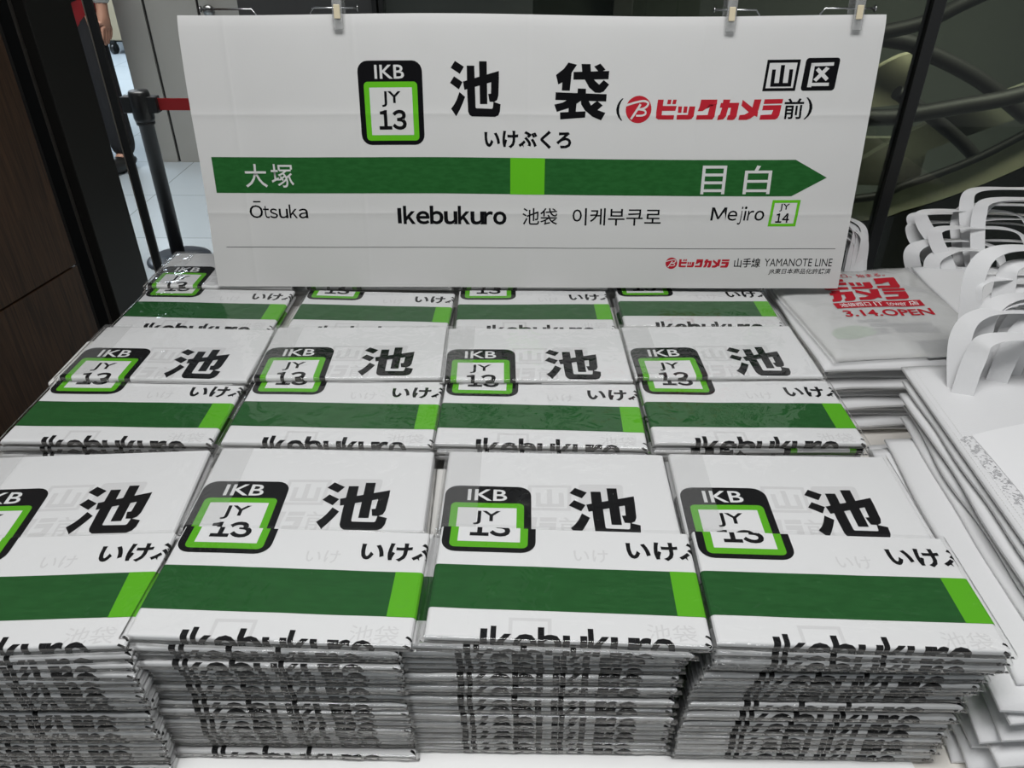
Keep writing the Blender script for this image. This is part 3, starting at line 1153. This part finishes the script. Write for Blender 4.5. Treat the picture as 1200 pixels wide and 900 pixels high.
def pb_h(lx, ly):
    e = min(1.0, max(0, min(lx, PW - lx, -ly, PD + ly)) / 0.03)
    return 0.0030 + 0.0055 * math.sqrt(e) + 0.0018 * noise.noise(Vector((lx * 14, ly * 14, 9))) + 0.0008 * noise.noise(Vector((lx * 40, ly * 30, 2))) - 0.003 * math.exp(-lx / 0.012)


def sheet(x0, y0, x1, y1, f, nx, ny, skirt=None):
    bm = bmesh.new()
    G = [[bm.verts.new((x0 + (x1 - x0) * i / nx, y0 + (y1 - y0) * j / ny, 0)) for i in range(nx + 1)] for j in range(ny + 1)]
    for r_ in G:
        for v in r_:
            v.co.z = f(v.co.x, v.co.y)
    for j in range(ny):
        for i in range(nx):
            bm.faces.new((G[j][i], G[j + 1][i], G[j + 1][i + 1], G[j][i + 1])).smooth = True
    if skirt is not None:
        ring_ = [G[0][i] for i in range(nx + 1)] + [G[j][nx] for j in range(1, ny + 1)] + [G[ny][i] for i in range(nx - 1, -1, -1)] + [G[j][0] for j in range(ny - 1, 0, -1)]
        low = [bm.verts.new((v.co.x, v.co.y, skirt)) for v in ring_]
        for k in range(len(ring_)):
            bm.faces.new((ring_[k], ring_[(k + 1) % len(ring_)], low[(k + 1) % len(ring_)], low[k]))
        bm.faces.new(low)
    return bm


obj('folded_tote', sheet(0.006, -0.006, PW - 0.006, -PD + 0.006, lambda x, y: pb_h(x, y) - 0.0012, 30, 30, 0.0006), mat('tote_inside_bag', (0.80, 0.81, 0.80), 0.8), pb)
# print on the tote inside, seen through the frosted film
GPALE = mat('pale_green_print', (0.52, 0.66, 0.50), 0.8)
KPALE = mat('pale_grey_print', (0.48, 0.49, 0.50), 0.8)
Rm = Matrix.Rotation(-R(5.2), 3, 'Z')


def to_pb(X, Y):
    p = Rm @ (Vector((X / 1000, Y / 1000, 0)) - Vector((0.5105, 0.700, 0)))
    return p.x * FS, p.y * FS


pa = Art()
for q in ([(556, 486), (552, 500), (562, 513), (590, 522), (612, 514), (618, 503), (600, 494), (574, 484)],):
    pa.poly(0, 0, q)
for q in ([(600, 536), (640, 540), (640, 532), (600, 529)], [(612, 526), (700, 534), (699, 524), (612, 517)], [(640, 516), (702, 521), (700, 505), (640, 502)], [(606, 512), (630, 514), (630, 498), (606, 497)], [(690, 650), (740, 640), (738, 624), (694, 632)], [(655, 480), (700, 486), (702, 450), (658, 446)]):
    pa.poly(1, 0, q)


def flat_print(name, A, mats, lift, parent, hook, step=6):
    xs = [p[0] for it in A.items for p in it[2]]
    ys = [p[1] for it in A.items for p in it[2]]
    bm = bmesh.new()
    for m, l, vs, fs in A.items:
        V = [bm.verts.new((x, y, l * 0.00015)) for x, y in vs]
        for f in fs:
            try:
                bm.faces.new([V[i] for i in f]).material_index = m
            except ValueError:
                pass
    bmesh.ops.triangulate(bm, faces=[f for f in bm.faces if len(f.verts) > 4])
    x = min(xs)
    while x < max(xs):
        bmesh.ops.bisect_plane(bm, geom=bm.verts[:] + bm.edges[:] + bm.faces[:], dist=1e-5, plane_co=(x, 0, 0), plane_no=(1, 0, 0))
        x += step
    y = min(ys)
    while y < max(ys):
        bmesh.ops.bisect_plane(bm, geom=bm.verts[:] + bm.edges[:] + bm.faces[:], dist=1e-5, plane_co=(0, y, 0), plane_no=(0, 1, 0))
        y += step
    for v in bm.verts:
        X, Y = hook(v.co.x, v.co.y)
        v.co = Vector((X, Y, pb_h(X, Y) + lift + v.co.z))
    return obj(name, bm, mats, parent)


flat_print('faded_print', pa, [GPALE, KPALE], -0.0008, pb, to_pb)
obj('clear_bag', sheet(0, 0, PW, -PD, pb_h, 34, 34), FROST, pb)
# red lettering; local frame x along the lettering, y up, in mm from the lower left of the date line
ra = Art()


def lettering(x, y):
    return to_pb(583.7 + x * 0.9962 + (-y) * -0.0872 * 0, 542.3 + x * 0.0872 + (-y) * 0.9962)


def up(m, l, s, x0, y0, x1, y1, off=0.0):
    ra.text(m, l, s, x0, -y1, x1, -y0, off)


up(0, 0, '3.14.OPEN', 4, 1, 132, 20, 0.022)
ra.rect(0, 0, 1, -45.5, 129, -27.5)
up(1, 1, '池袋西口', 8, 30.5, 52, 43, 0.01)
up(1, 1, 'IT', 58, 30.5, 71, 43)
up(1, 1, 'tower', 76, 30.5, 105, 41)
up(1, 1, '店', 109, 30.5, 123, 43, 0.01)
S1, S2 = (515, 160, 1205, 395), (1218, 160, 1962, 395)
for p in KANA[:12]:
    ra.poly(0, 0, [((x - 515) / 690 * 118 + 4, -(121 - (y - 160) / 235 * 37)) for x, y in p])
for p in KANA[12:]:
    ra.poly(0, 0, [((x - 1218) / 744 * 120 + 2, -(84 - (y - 160) / 235 * 34)) for x, y in p])
up(0, 0, '西口、始まる。', 30, 126, 112, 138, 0.012)
WFILM = mat('white_ink_on_film', (0.75, 0.72, 0.72), 0.6)
flat_print('red_lettering', ra, [RED, WFILM], 0.0004, pb, lettering, 12)

# back right pile
NG = 12
for i in range(NG):
    z = -0.0315 - 0.0108 * i
    x = [0.752, 0.744, 0.757, 0.748, 0.752][i % 5] + 0.004 * (i // 5)
    y = [0.716, 0.690, 0.735, 0.725, 0.72][i % 5]
    x, y = lower(x, y)
    lab = '%s white tote bag %sin the back pile by the glass screen' % ('topmost' if i == 0 else rows(i), '' if i == 0 else 'from the top ')
    t, S = tote_bag(lab, 'white tote bags in the back pile', x, y, z, -2.0 + 1.5 * math.sin(i * 1.9), 0.36, 0.27, 0.0078, 70 + i, 0.003, 0.0015, False, 0.004)
    if i < 5:
        for q in range(2):
            lx0 = 0.058 + 0.030 * q + 0.008 * (i % 3) + hr.uniform(-.010, .010)
            handle(t, S, lx0, 0.225 + hr.uniform(-.02, .07), (0.080 if q == 0 else 0.112) - 0.008 * i + hr.uniform(-.012, .006) + 0.006 * i, 0.02 + hr.uniform(0, .05), (-0.045 if q == 0 else -0.012) + hr.uniform(-.012, .012), 0.021, hr.uniform(-.004, .006), hr.uniform(.5, 1.2), 0.0008, 0.018)
    elif i < 7:
        handle(t, S, 0.02 + 0.03 * (i - 5), 0.16, 0.055 + 0.0108 * i * 0.6, 0.02, -0.03, 0.024, 0.0, 0.9, 0.0008, 0.03)

# ------------------------------------------------------------------ floor, walls, pillar, wood cabinet
FLOOR = mat('pale_floor_tiles', (0.36, 0.40, 0.43), 0.22)
n, l, b = nodes(FLOOR)
tc = n.new('ShaderNodeTexCoord')
br = n.new('ShaderNodeTexBrick')
br.inputs['Scale'].default_value = 1.0
br.offset = 0.0
br.inputs['Brick Width'].default_value = 0.6
br.inputs['Row Height'].default_value = 0.6
br.inputs['Mortar Size'].default_value = 0.003
br.inputs['Color1'].default_value = (0.36, 0.40, 0.43, 1)
br.inputs['Color2'].default_value = (0.33, 0.37, 0.40, 1)
br.inputs['Mortar'].default_value = (0.18, 0.2, 0.21, 1)
l.new(tc.outputs['Object'], br.inputs[0])
l.new(br.outputs[0], b.inputs['Base Color'])
bm = bmesh.new()
box(bm, (-7, -2.5, F_Z - 0.05), (4, 11, F_Z))
struct('floor', bm, FLOOR)
CEIL = mat('ceiling_panels', (0.45, 0.45, 0.44), 0.8)
bm = bmesh.new()
box(bm, (-7, -2.5, 1.8), (4, 11, 1.85))
struct('ceiling', bm, CEIL)
PANEL = mat('grey_wall_panel', (0.30, 0.295, 0.275), 0.5)
DARKP = mat('charcoal_panel', (0.009, 0.0085, 0.0075), 0.55, spec=0.25)
SEAM = mat('black_seam', (0.006, 0.006, 0.006), 0.6)
STEEL = mat('brushed_steel', (0.35, 0.35, 0.34), 0.3, 1.0)
BLK = mat('black_metal', (0.010, 0.010, 0.010), 0.35)
bm = bmesh.new()
box(bm, (-2.05, 4.2, F_Z), (-1.893, 4.3, 1.8))
box(bm, (-1.877, 4.2, F_Z), (-1.60, 4.3, 1.8))
box(bm, (-1.585, 4.2, F_Z), (-0.9, 4.3, 1.8))
box(bm, (-2.05, 4.215, F_Z), (-0.9, 4.30, 1.8), mi=1)
struct('wall_back', bm, [PANEL, SEAM])
bm = bmesh.new()
lathe(bm, [(0.001, 0), (0.012, 0), (0.012, 0.03), (0.030, 0.035), (0.032, 0.05), (0.022, 0.062), (0.001, 0.064)], (0, 0, 0), 24)
Mx = Matrix.Translation((-1.52, 4.2, -0.05)) @ Matrix.Rotation(R(90), 4, 'X')
for v in bm.verts:
    v.co = Mx @ v.co
o = obj('door_knob', bm, STEEL)
tag(o, 'round steel knob on the grey wall panel above the sign corner', 'knob')
# dark glazed screen behind the sign
bm = bmesh.new()
box(bm, (-0.98, 3.0, F_Z), (-0.43, 3.05, 1.8))
struct('wall_middle', bm, mat('dark_grey_panel', (0.055, 0.055, 0.055), 0.4))
GLASSD = bpy.data.materials.new('dark_glass')
GLASSD.use_nodes = True
n, l = GLASSD.node_tree.nodes, GLASSD.node_tree.links
n.clear()
out = n.new('ShaderNodeOutputMaterial')
tr = n.new('ShaderNodeBsdfTransparent')
tr.inputs[0].default_value = (0.50, 0.53, 0.49, 1)
gl = n.new('ShaderNodeBsdfGlossy')
gl.inputs['Roughness'].default_value = 0.02
fr = n.new('ShaderNodeFresnel')
fr.inputs['IOR'].default_value = 1.45
mx = n.new('ShaderNodeMixShader')
l.new(fr.outputs[0], mx.inputs[0])
l.new(tr.outputs[0], mx.inputs[1])
l.new(gl.outputs[0], mx.inputs[2])
l.new(mx.outputs[0], out.inputs[0])
Y_G = 1.3
bm = bmesh.new()
box(bm, (-0.42, 2.98, F_Z), (4.0, 3.05, 1.8))
struct('wall_right', bm, mat('dark_green_grey_wall', (0.05, 0.056, 0.05), 0.35))
bm = bmesh.new()
box(bm, (-0.432, 2.93, F_Z), (-0.414, 2.979, 1.8))
box(bm, (-0.404, 2.93, F_Z), (-0.386, 2.979, 1.8))
struct('trim_1', bm, BLK)
bm = bmesh.new()
box(bm, (0.51, 2.90, F_Z), (0.587, 2.978, 1.8), bevel=0.004)
struct('trim_2', bm, mat('grey_post', (0.07, 0.07, 0.068), 0.4))

# glass balustrade screen in front of the curved escalator side
gs = thing('glass_screen', 'dark tinted glass screen with black joint post behind the tote bags', 'glass screen', (0.967, Y_G, F_Z))
bm = bmesh.new()
box(bm, (0.012, -0.006, 0.02), (1.30, 0.006, 2.6))
obj('pane', bm, GLASSD, gs)
bm = bmesh.new()
box(bm, (-0.80, -0.006, 0.02), (-0.012, 0.006, 2.6))
obj('pane', bm, GLASSD, gs)
bm = bmesh.new()
box(bm, (-0.013, -0.016, 0), (0.013, 0.016, 2.66), bevel=0.002)
obj('joint_post', bm, BLK, gs)
bm = bmesh.new()
box(bm, (-0.80, -0.02, 0), (1.30, 0.02, 0.02), bevel=0.002)
obj('floor_channel', bm, BLK, gs)

# curved escalator side behind the glass, arcs laid out at y = 2.0 .. 2.4
OLIVE = mat('olive_skirt_panel', (0.26, 0.25, 0.175), 0.35)
OLIVE2 = mat('olive_inner_panel', (0.085, 0.088, 0.066), 0.35)
BLKG = mat('black_rubber', (0.005, 0.005, 0.005), 0.6, spec=0.15)
es = thing('escalator_side', 'curved dark escalator side with black handrails seen through the glass', 'escalator', (1.4, 2.0, F_Z))


def E(p):
    return Vector((p[0] - 1.4, p[1] - 2.0, p[2] - F_Z))


def band(name, top_pts, bot_pts, material, thick=0.03):
    a, b = spline(top_pts, 8), spline(bot_pts, 8)
    bm = bmesh.new()
    F = [[bm.verts.new(E(p)) for p in (a[i], b[i])] + [bm.verts.new(E(p) + Vector((0, thick, 0))) for p in (b[i], a[i])] for i in range(len(a))]
    for r0, r1 in zip(F, F[1:]):
        for k in range(4):
            bm.faces.new((r0[k], r0[(k + 1) % 4], r1[(k + 1) % 4], r1[k]))
    bm.faces.new(F[0])
    bm.faces.new(F[-1])
    return obj(name, bm, material, es)


def pt(x, z, y=2.0):
    return (x, y, z)


band('skirt_panel', [pt(.60, -.40), pt(1.216, -.345), pt(1.366, -.30), pt(1.533, -.232), pt(1.69, -.14), pt(2.0, .06)], [pt(.60, -.45), pt(1.234, -.412), pt(1.40, -.37), pt(1.55, -.315), pt(1.73, -.225), pt(2.05, -.03)], OLIVE)
bm = bmesh.new()
tube(bm, [E(p) for p in spline([pt(.60, -.372, 1.99), pt(1.216, -.332, 1.99), pt(1.366, -.285, 1.99), pt(1.533, -.216, 1.99), pt(1.686, -.125, 1.99), pt(2.0, .085, 1.99)], 8)], 0.013, 10)
obj('lower_rail', bm, BLKG, es)
bm = bmesh.new()
tube(bm, [E(p) for p in spline([pt(.60, -.08, 1.98), pt(1.199, -.078, 1.98), pt(1.304, -.070, 1.98), pt(1.45, -.045, 1.98), pt(1.641, -.005, 1.98), pt(2.0, .12, 1.98)], 8)], 0.024, 12)
obj('handrail', bm, BLKG, es)
bm = bmesh.new()
tube(bm, [E(p) for p in spline([pt(.60, .09, 1.98), pt(1.188, .160, 1.98), pt(1.395, .240, 1.98), pt(1.7, .40, 1.98)], 8)], 0.02, 12)
obj('upper_handrail', bm, BLKG, es)
bm = bmesh.new()
tube(bm, [E(p) for p in spline([pt(.8, .13, 2.25), pt(1.31, .10, 2.25), pt(1.45, .06, 2.25), pt(1.64, -.02, 2.25), pt(1.84, -.14, 2.25)], 8)], 0.026, 10)
obj('inner_rail', bm, BLKG, es)
bm = bmesh.new()
tube(bm, [E(p) for p in spline([pt(1.36, -.05, 2.2), pt(1.5, -.13, 2.2), pt(1.66, -.24, 2.2), pt(1.85, -.42, 2.2)], 8)], 0.022, 10)
obj('inner_rail', bm, BLKG, es)
band('inner_panel', [pt(1.17, -.10, 2.3), pt(1.37, .03, 2.3), pt(1.44, .05, 2.3)], [pt(1.17, -.13, 2.3), pt(1.34, -.12, 2.3), pt(1.44, -.11, 2.3)], OLIVE)
band('inner_panel', [pt(1.3, -.34, 2.3), pt(1.55, -.17, 2.3), pt(2.1, .06, 2.3)], [pt(1.3, -.40, 2.3), pt(1.58, -.26, 2.3), pt(2.12, -.05, 2.3)], OLIVE2)
band('inner_panel', [pt(.9, -.255, 2.4), pt(1.4, -.25, 2.4), pt(1.62, -.25, 2.4)], [pt(.9, -.40, 2.4), pt(1.4, -.42, 2.4), pt(1.62, -.42, 2.4)], OLIVE2)
band('base_plinth', [pt(.60, -.455), pt(1.234, -.418), pt(1.40, -.376), pt(1.55, -.321), pt(1.73, -.231), pt(2.05, -.036)], [pt(.60, -.879), pt(1.234, -.879), pt(1.40, -.879), pt(1.55, -.879), pt(1.73, -.879), pt(2.05, -.879)], BLKG, 0.05)

# wooden cabinet on the left, its far vertical edge and panel joint as in the photograph
WOOD = mat('brown_wood_panel', (0.03, 0.016, 0.009), 0.55, spec=0.25)
n, l, b = nodes(WOOD)
tc = n.new('ShaderNodeTexCoord')
mp = n.new('ShaderNodeMapping')
mp.inputs['Scale'].default_value = (1.0, 26.0, 1.1)
wn = n.new('ShaderNodeTexNoise')
wn.inputs['Scale'].default_value = 5.0
wn.inputs['Detail'].default_value = 6
wn.inputs['Distortion'].default_value = 1.2
rp = n.new('ShaderNodeValToRGB')
rp.color_ramp.elements[0].position = 0.32
rp.color_ramp.elements[1].position = 0.70
rp.color_ramp.elements[0].color = (0.016, 0.0078, 0.0038, 1)
rp.color_ramp.elements[1].color = (0.054, 0.026, 0.0125, 1)
l.new(tc.outputs['Object'], mp.inputs[0])
l.new(mp.outputs[0], wn.inputs[0])
l.new(wn.outputs[0], rp.inputs[0])
l.new(rp.outputs[0], b.inputs['Base Color'])
WE = Vector((-0.8972, 1.273, F_Z))
ang = -R(10.5)
wc = thing('wood_cabinet', 'brown wood panelled cabinet beside the left end of the table', 'cabinet', WE, (0, 0, ang))
bm = bmesh.new()
box(bm, (-0.40, -1.6, 0.09), (-0.02, -0.002, 2.2), bevel=0.002)
obj('carcass', bm, SEAM, wc)
for z0, z1 in ((0.09, 0.628), (0.632, 1.30), (1.304, 2.2)):
    bm = bmesh.new()
    box(bm, (-0.0195, -1.6, z0), (0.0, 0.0, z1), bevel=0.001)
    obj('wood_panel', bm, WOOD, wc)
bm = bmesh.new()
box(bm, (-0.40, -1.6, 0), (-0.04, -0.02, 0.09))
obj('plinth', bm, SEAM, wc)
# door frame strips and dark pillar next to it
bm = bmesh.new()
box(bm, (-1.046, 1.5, F_Z), (-1.031, 1.56, 1.8), bevel=0.002)
struct('trim_3', bm, mat('grey_metal_strip', (0.09, 0.085, 0.08), 0.3, 0.6))
bm = bmesh.new()
box(bm, (-1.030, 1.5, F_Z), (-0.996, 1.6, 1.8))
struct('trim_4', bm, BLK)
bm = bmesh.new()
box(bm, (-0.9955, 1.492, F_Z), (-0.992, 1.6, 1.8))
struct('trim_5', bm, mat('thin_metal_edge', (0.22, 0.2, 0.18), 0.3, 0.8))
bm = bmesh.new()
box(bm, (-0.9915, 1.5, F_Z), (-0.963, 1.70, 1.8), bevel=0.002)
struct('pillar_left', bm, DARKP)
# edge frame of the open glass door
gd = thing('glass_door', 'black framed glass door edge beside the dark pillar', 'door', (-1.019, 1.9, F_Z))
bm = bmesh.new()
box(bm, (-0.014, -0.005, 0), (0.010, 0.005, 2.3), bevel=0.002)
obj('door_stile', bm, BLK, gd)
bm = bmesh.new()
box(bm, (-0.016, -0.007, 0.001), (-0.0125, -0.0045, 2.3))
obj('edge_highlight', bm, mat('highlight_strip_metal', (0.30, 0.27, 0.23), 0.35, 0.8), gd)  # pale strip painted in for the line highlight along the black stile

# ------------------------------------------------------------------ barrier post with red belt
BASEM = mat('barrier_base', (0.02, 0.025, 0.035), 0.4)
sp = Vector((-1.348, 2.751, F_Z))
st = thing('barrier_post', 'black retractable barrier post standing behind the left end of the sign', 'barrier post', sp)
bm = bmesh.new()
lathe(bm, [(0.135, 0), (0.135, 0.008), (0.12, 0.014), (0.03, 0.024), (0.028, 0.03)], (0, 0, 0), 36)
obj('base', bm, BASEM, st)
bm = bmesh.new()
lathe(bm, [(0.029, 0.02), (0.029, 0.58), (0.036, 0.585), (0.036, 0.60)], (0, 0, 0), 28)
obj('pole', bm, BLK, st)
bm = bmesh.new()
lathe(bm, [(0.036, 0.595), (0.040, 0.61), (0.040, 0.70), (0.036, 0.712), (0.002, 0.715)], (0, 0, 0), 28)
box(bm, (-0.07, -0.022, 0.63), (0.07, 0.022, 0.692), bevel=0.004)
obj('belt_head', bm, BLK, st)
bm = bmesh.new()
box(bm, (0.064, -0.0012, 0.638), (1.05, 0.0012, 0.684))
obj('red_belt', bm, mat('red_belt_webbing', (0.36, 0.012, 0.014), 0.7), st)
s2 = thing('barrier_post', 'second barrier post hidden behind the sign at the belt end', 'barrier post', sp + Vector((1.12, 0, 0)))
for ch in list(st.children)[:3]:
    c_ = ch.copy()
    COL.objects.link(c_)
    c_.parent = s2

# ------------------------------------------------------------------ person far left (only the lower part is in view)
PS = Vector((-2.235, 4.08, F_Z))
person = thing('person', 'standing person in black trousers, red vest and pale sleeves behind the dark pillar', 'person', PS, (0, 0, R(-15)))


def skin_obj(name, verts, edges, radii, material, parent, root=0, sub=2):
    me = bpy.data.meshes.new(name)
    me.from_pydata(verts, edges, [])
    o = link(name, me, parent)
    md = o.modifiers.new('skin', 'SKIN')
    md.use_smooth_shade = True
    for i, sv in enumerate(me.skin_vertices[0].data):
        rr = radii[i]
        sv.radius = rr if isinstance(rr, tuple) else (rr, rr)
        sv.use_root = i == root
    s_ = o.modifiers.new('sub', 'SUBSURF')
    s_.levels = s_.render_levels = sub
    me.materials.append(material)
    return o


SKIN = mat('skin', (0.42, 0.22, 0.15), 0.55)
BLKC = mat('black_trousers', (0.008, 0.008, 0.010), 0.8)
REDV = mat('red_vest', (0.30, 0.010, 0.014), 0.7)
SLV = mat('pale_sleeve', (0.50, 0.49, 0.46), 0.8)
HAIR = mat('black_hair', (0.010, 0.008, 0.007), 0.5)
# body: pelvis, spine, neck, head, arms, hands, legs in one skin
bv = [(0, 0, .92), (0, 0, 1.10), (0, .01, 1.28), (0, .01, 1.40), (0, 0, 1.47), (0, -.01, 1.56), (0, -.012, 1.64), (0, 0, 1.70),
      (.10, 0, .88), (.105, -.01, .50), (.10, .02, .10), (.11, -.08, .03), (-.10, 0, .88), (-.12, -.05, .50), (-.12, -.02, .10), (-.13, -.12, .03),
      (.17, .01, 1.38), (.22, .02, 1.10), (.24, -.03, .86), (.245, -.045, .80), (-.17, .01, 1.38), (-.22, .02, 1.10), (-.24, -.03, .86), (-.245, -.045, .80)]
be = [(0, 1), (1, 2), (2, 3), (3, 4), (4, 5), (5, 6), (6, 7), (0, 8), (8, 9), (9, 10), (10, 11), (0, 12), (12, 13), (13, 14), (14, 15), (3, 16), (16, 17), (17, 18), (18, 19), (3, 20), (20, 21), (21, 22), (22, 23)]
brd = [(.14, .10), (.12, .09), (.15, .10), (.10, .08), .055, (.07, .08), (.075, .09), (.05, .06), .085, .058, .04, (.04, .03), .085, .058, .04, (.04, .03), .055, .042, .030, (.036, .022), .055, .042, .030, (.036, .022)]
fing = []
for s, w in ((1, 19), (-1, 23)):
    for k in range(4):
        a = len(bv)
        bx = s * (.232 + .0) + s * (-.0) + 0
        yy = -.075 + .021 * k
        ln = (.070, .080, .076, .058)[k]
        bv += [(s * .247, yy, .765), (s * .243, yy - .006, .765 - ln * .55), (s * .232, yy - .010, .765 - ln)]
        be += [(w, a), (a, a + 1), (a + 1, a + 2)]
        brd += [.010, .009, .007]
    a = len(bv)
    bv += [(s * .232, -.088, .79), (s * .222, -.104, .755), (s * .217, -.106, .73)]
    be += [(w, a), (a, a + 1), (a + 1, a + 2)]
    brd += [.012, .010, .008]
skin_obj('body', bv, be, brd, SKIN, person, 0, 1)
tv = [(0, 0, .95), (.085, 0, .86), (.107, -.01, .50), (.10, .02, .06), (-.085, 0, .86), (-.122, -.05, .50), (-.12, -.02, .06)]
skin_obj('trousers', tv, [(0, 1), (1, 2), (2, 3), (0, 4), (4, 5), (5, 6)], [(.13, .10), .085, .078, .070, .085, .078, .070], BLKC, person, 0, 2)
skin_obj('vest', [(0, 0, .70), (0, 0, .95), (0, 0, 1.12), (0, .01, 1.30), (0, .01, 1.41)], [(0, 1), (1, 2), (2, 3), (3, 4)], [(.19, .15), (.18, .14), (.165, .12), (.18, .12), (.13, .095)], REDV, person, 0, 2)
for s in (1, -1):
    skin_obj('sleeve', [(s * .16, .01, 1.38), (s * .22, .02, 1.10), (s * .24, -.03, .87)], [(0, 1), (1, 2)], [.066, .058, .05], SLV, person, 0, 2)
    bm = bmesh.new()
    r_ = bmesh.ops.create_uvsphere(bm, u_segments=16, v_segments=10, radius=1.0)
    cx, cy = (.108, -.05) if s > 0 else (-.125, -.09)
    for v in bm.verts:
        v.co = Vector((cx + v.co.x * .048, cy + v.co.y * .13, max(0.0, .045 + v.co.z * .045)))
    obj('shoe', bm, BLK, person, True)
bm = bmesh.new()
bmesh.ops.create_uvsphere(bm, u_segments=20, v_segments=14, radius=1.0)
for v in bm.verts:
    v.co = Vector((v.co.x * .086, .018 + v.co.y * .098, 1.665 + v.co.z * .098))
for v in [v for v in bm.verts if v.co.y < -.045 and v.co.z < 1.70]:
    v.co.y = -.045
obj('hair', bm, HAIR, person, True)
bm = bmesh.new()
tube(bm, [(0, -.085, 1.63), (0, -.108, 1.60), (0, -.088, 1.592)], [.008, .013, .008], 8)
obj('nose', bm, SKIN, person)

# ------------------------------------------------------------------ things in the far hall: trolley and shelf
tr_ = thing('trolley', 'beige trolley on black casters in the far hall by the grey wall', 'trolley', (-3.90, 8.05, F_Z), (0, 0, R(-8)))
bm = bmesh.new()
BEI = mat('beige_box', (0.26, 0.22, 0.15), 0.6)
box(bm, (-0.0, -0.25, 0.13), (0.45, 0.25, 0.55), bevel=0.01)
box(bm, (0.0, -0.25, 0.57), (0.45, 0.25, 0.95), bevel=0.01)
obj('cabinet_body', bm, BEI, tr_)
bm = bmesh.new()
box(bm, (-0.01, -0.256, 0.55), (0.46, 0.256, 0.57), bevel=0.003)
obj('shelf', bm, STEEL, tr_)
for sx_ in (0.05, 0.40):
    for sy_ in (-0.2, 0.2):
        bm = bmesh.new()
        tube(bm, [(sx_ - 0.02, sy_, 0.05), (sx_ + 0.02, sy_, 0.05)], 0.05, 16)
        box(bm, (sx_ - 0.028, sy_ - 0.02, 0.05), (sx_ + 0.028, sy_ + 0.02, 0.13), bevel=0.004)
        obj('caster', bm, BLK, tr_)
sh = thing('display_shelf', 'dark shelf unit with pale goods in the far hall behind the person', 'shelf', (-4.45, 8.75, F_Z))
bm = bmesh.new()
for z in (0.02, 0.45, 0.85, 1.25):
    box(bm, (-0.5, -0.2, z), (0.5, 0.2, z + 0.03), bevel=0.003)
for sx_ in (-0.5, 0.47):
    box(bm, (sx_, -0.2, 0), (sx_ + 0.03, 0.2, 1.6), bevel=0.003)
obj('frame', bm, BLK, sh)
bx_r = random.Random(3)
BOXM = [mat('goods_blue', (0.16, 0.22, 0.34), 0.5), mat('goods_white', (0.5, 0.52, 0.55), 0.5), mat('goods_black', (0.02, 0.02, 0.03), 0.5)]
nm = ['lowest', 'middle', 'upper']
for lv, z in enumerate((0.051, 0.481, 0.881)):
    xx = -0.45
    k = 0
    while xx < 0.3:
        w_ = bx_r.uniform(.12, .2)
        h_ = bx_r.uniform(.2, .33)
        bm = bmesh.new()
        box(bm, (0, -.15, 0), (w_ - .015, .12, h_), bevel=0.008)
        box(bm, (0.02, -.153, h_ * .3), (w_ - .035, -.1495, h_ * .7), mi=1)
        cname = ['blue', 'white', 'black'][(k + lv) % 3]
        o = obj('goods_box', bm, [BOXM[(k + lv) % 3], BOXM[(k + lv + 1) % 3]], loc=(-4.45 + xx, 8.75, F_Z + z))
        tag(o, '%s goods box, %s from the left on the %s shelf in the far hall' % (cname, ['first', 'second', 'third', 'fourth', 'fifth', 'sixth', 'seventh'][k], nm[lv]), 'box', 'goods on the far hall shelf')
        xx += w_
        k += 1
# hall walls
HW = mat('hall_wall', (0.42, 0.44, 0.45), 0.7)
bm = bmesh.new()
box(bm, (-7, 10.9, F_Z), (4, 11, 1.8))
struct('wall_far', bm, HW)
bm = bmesh.new()
box(bm, (-7, -2.5, F_Z), (-6.9, 11, 1.8))
struct('wall_left', bm, HW)
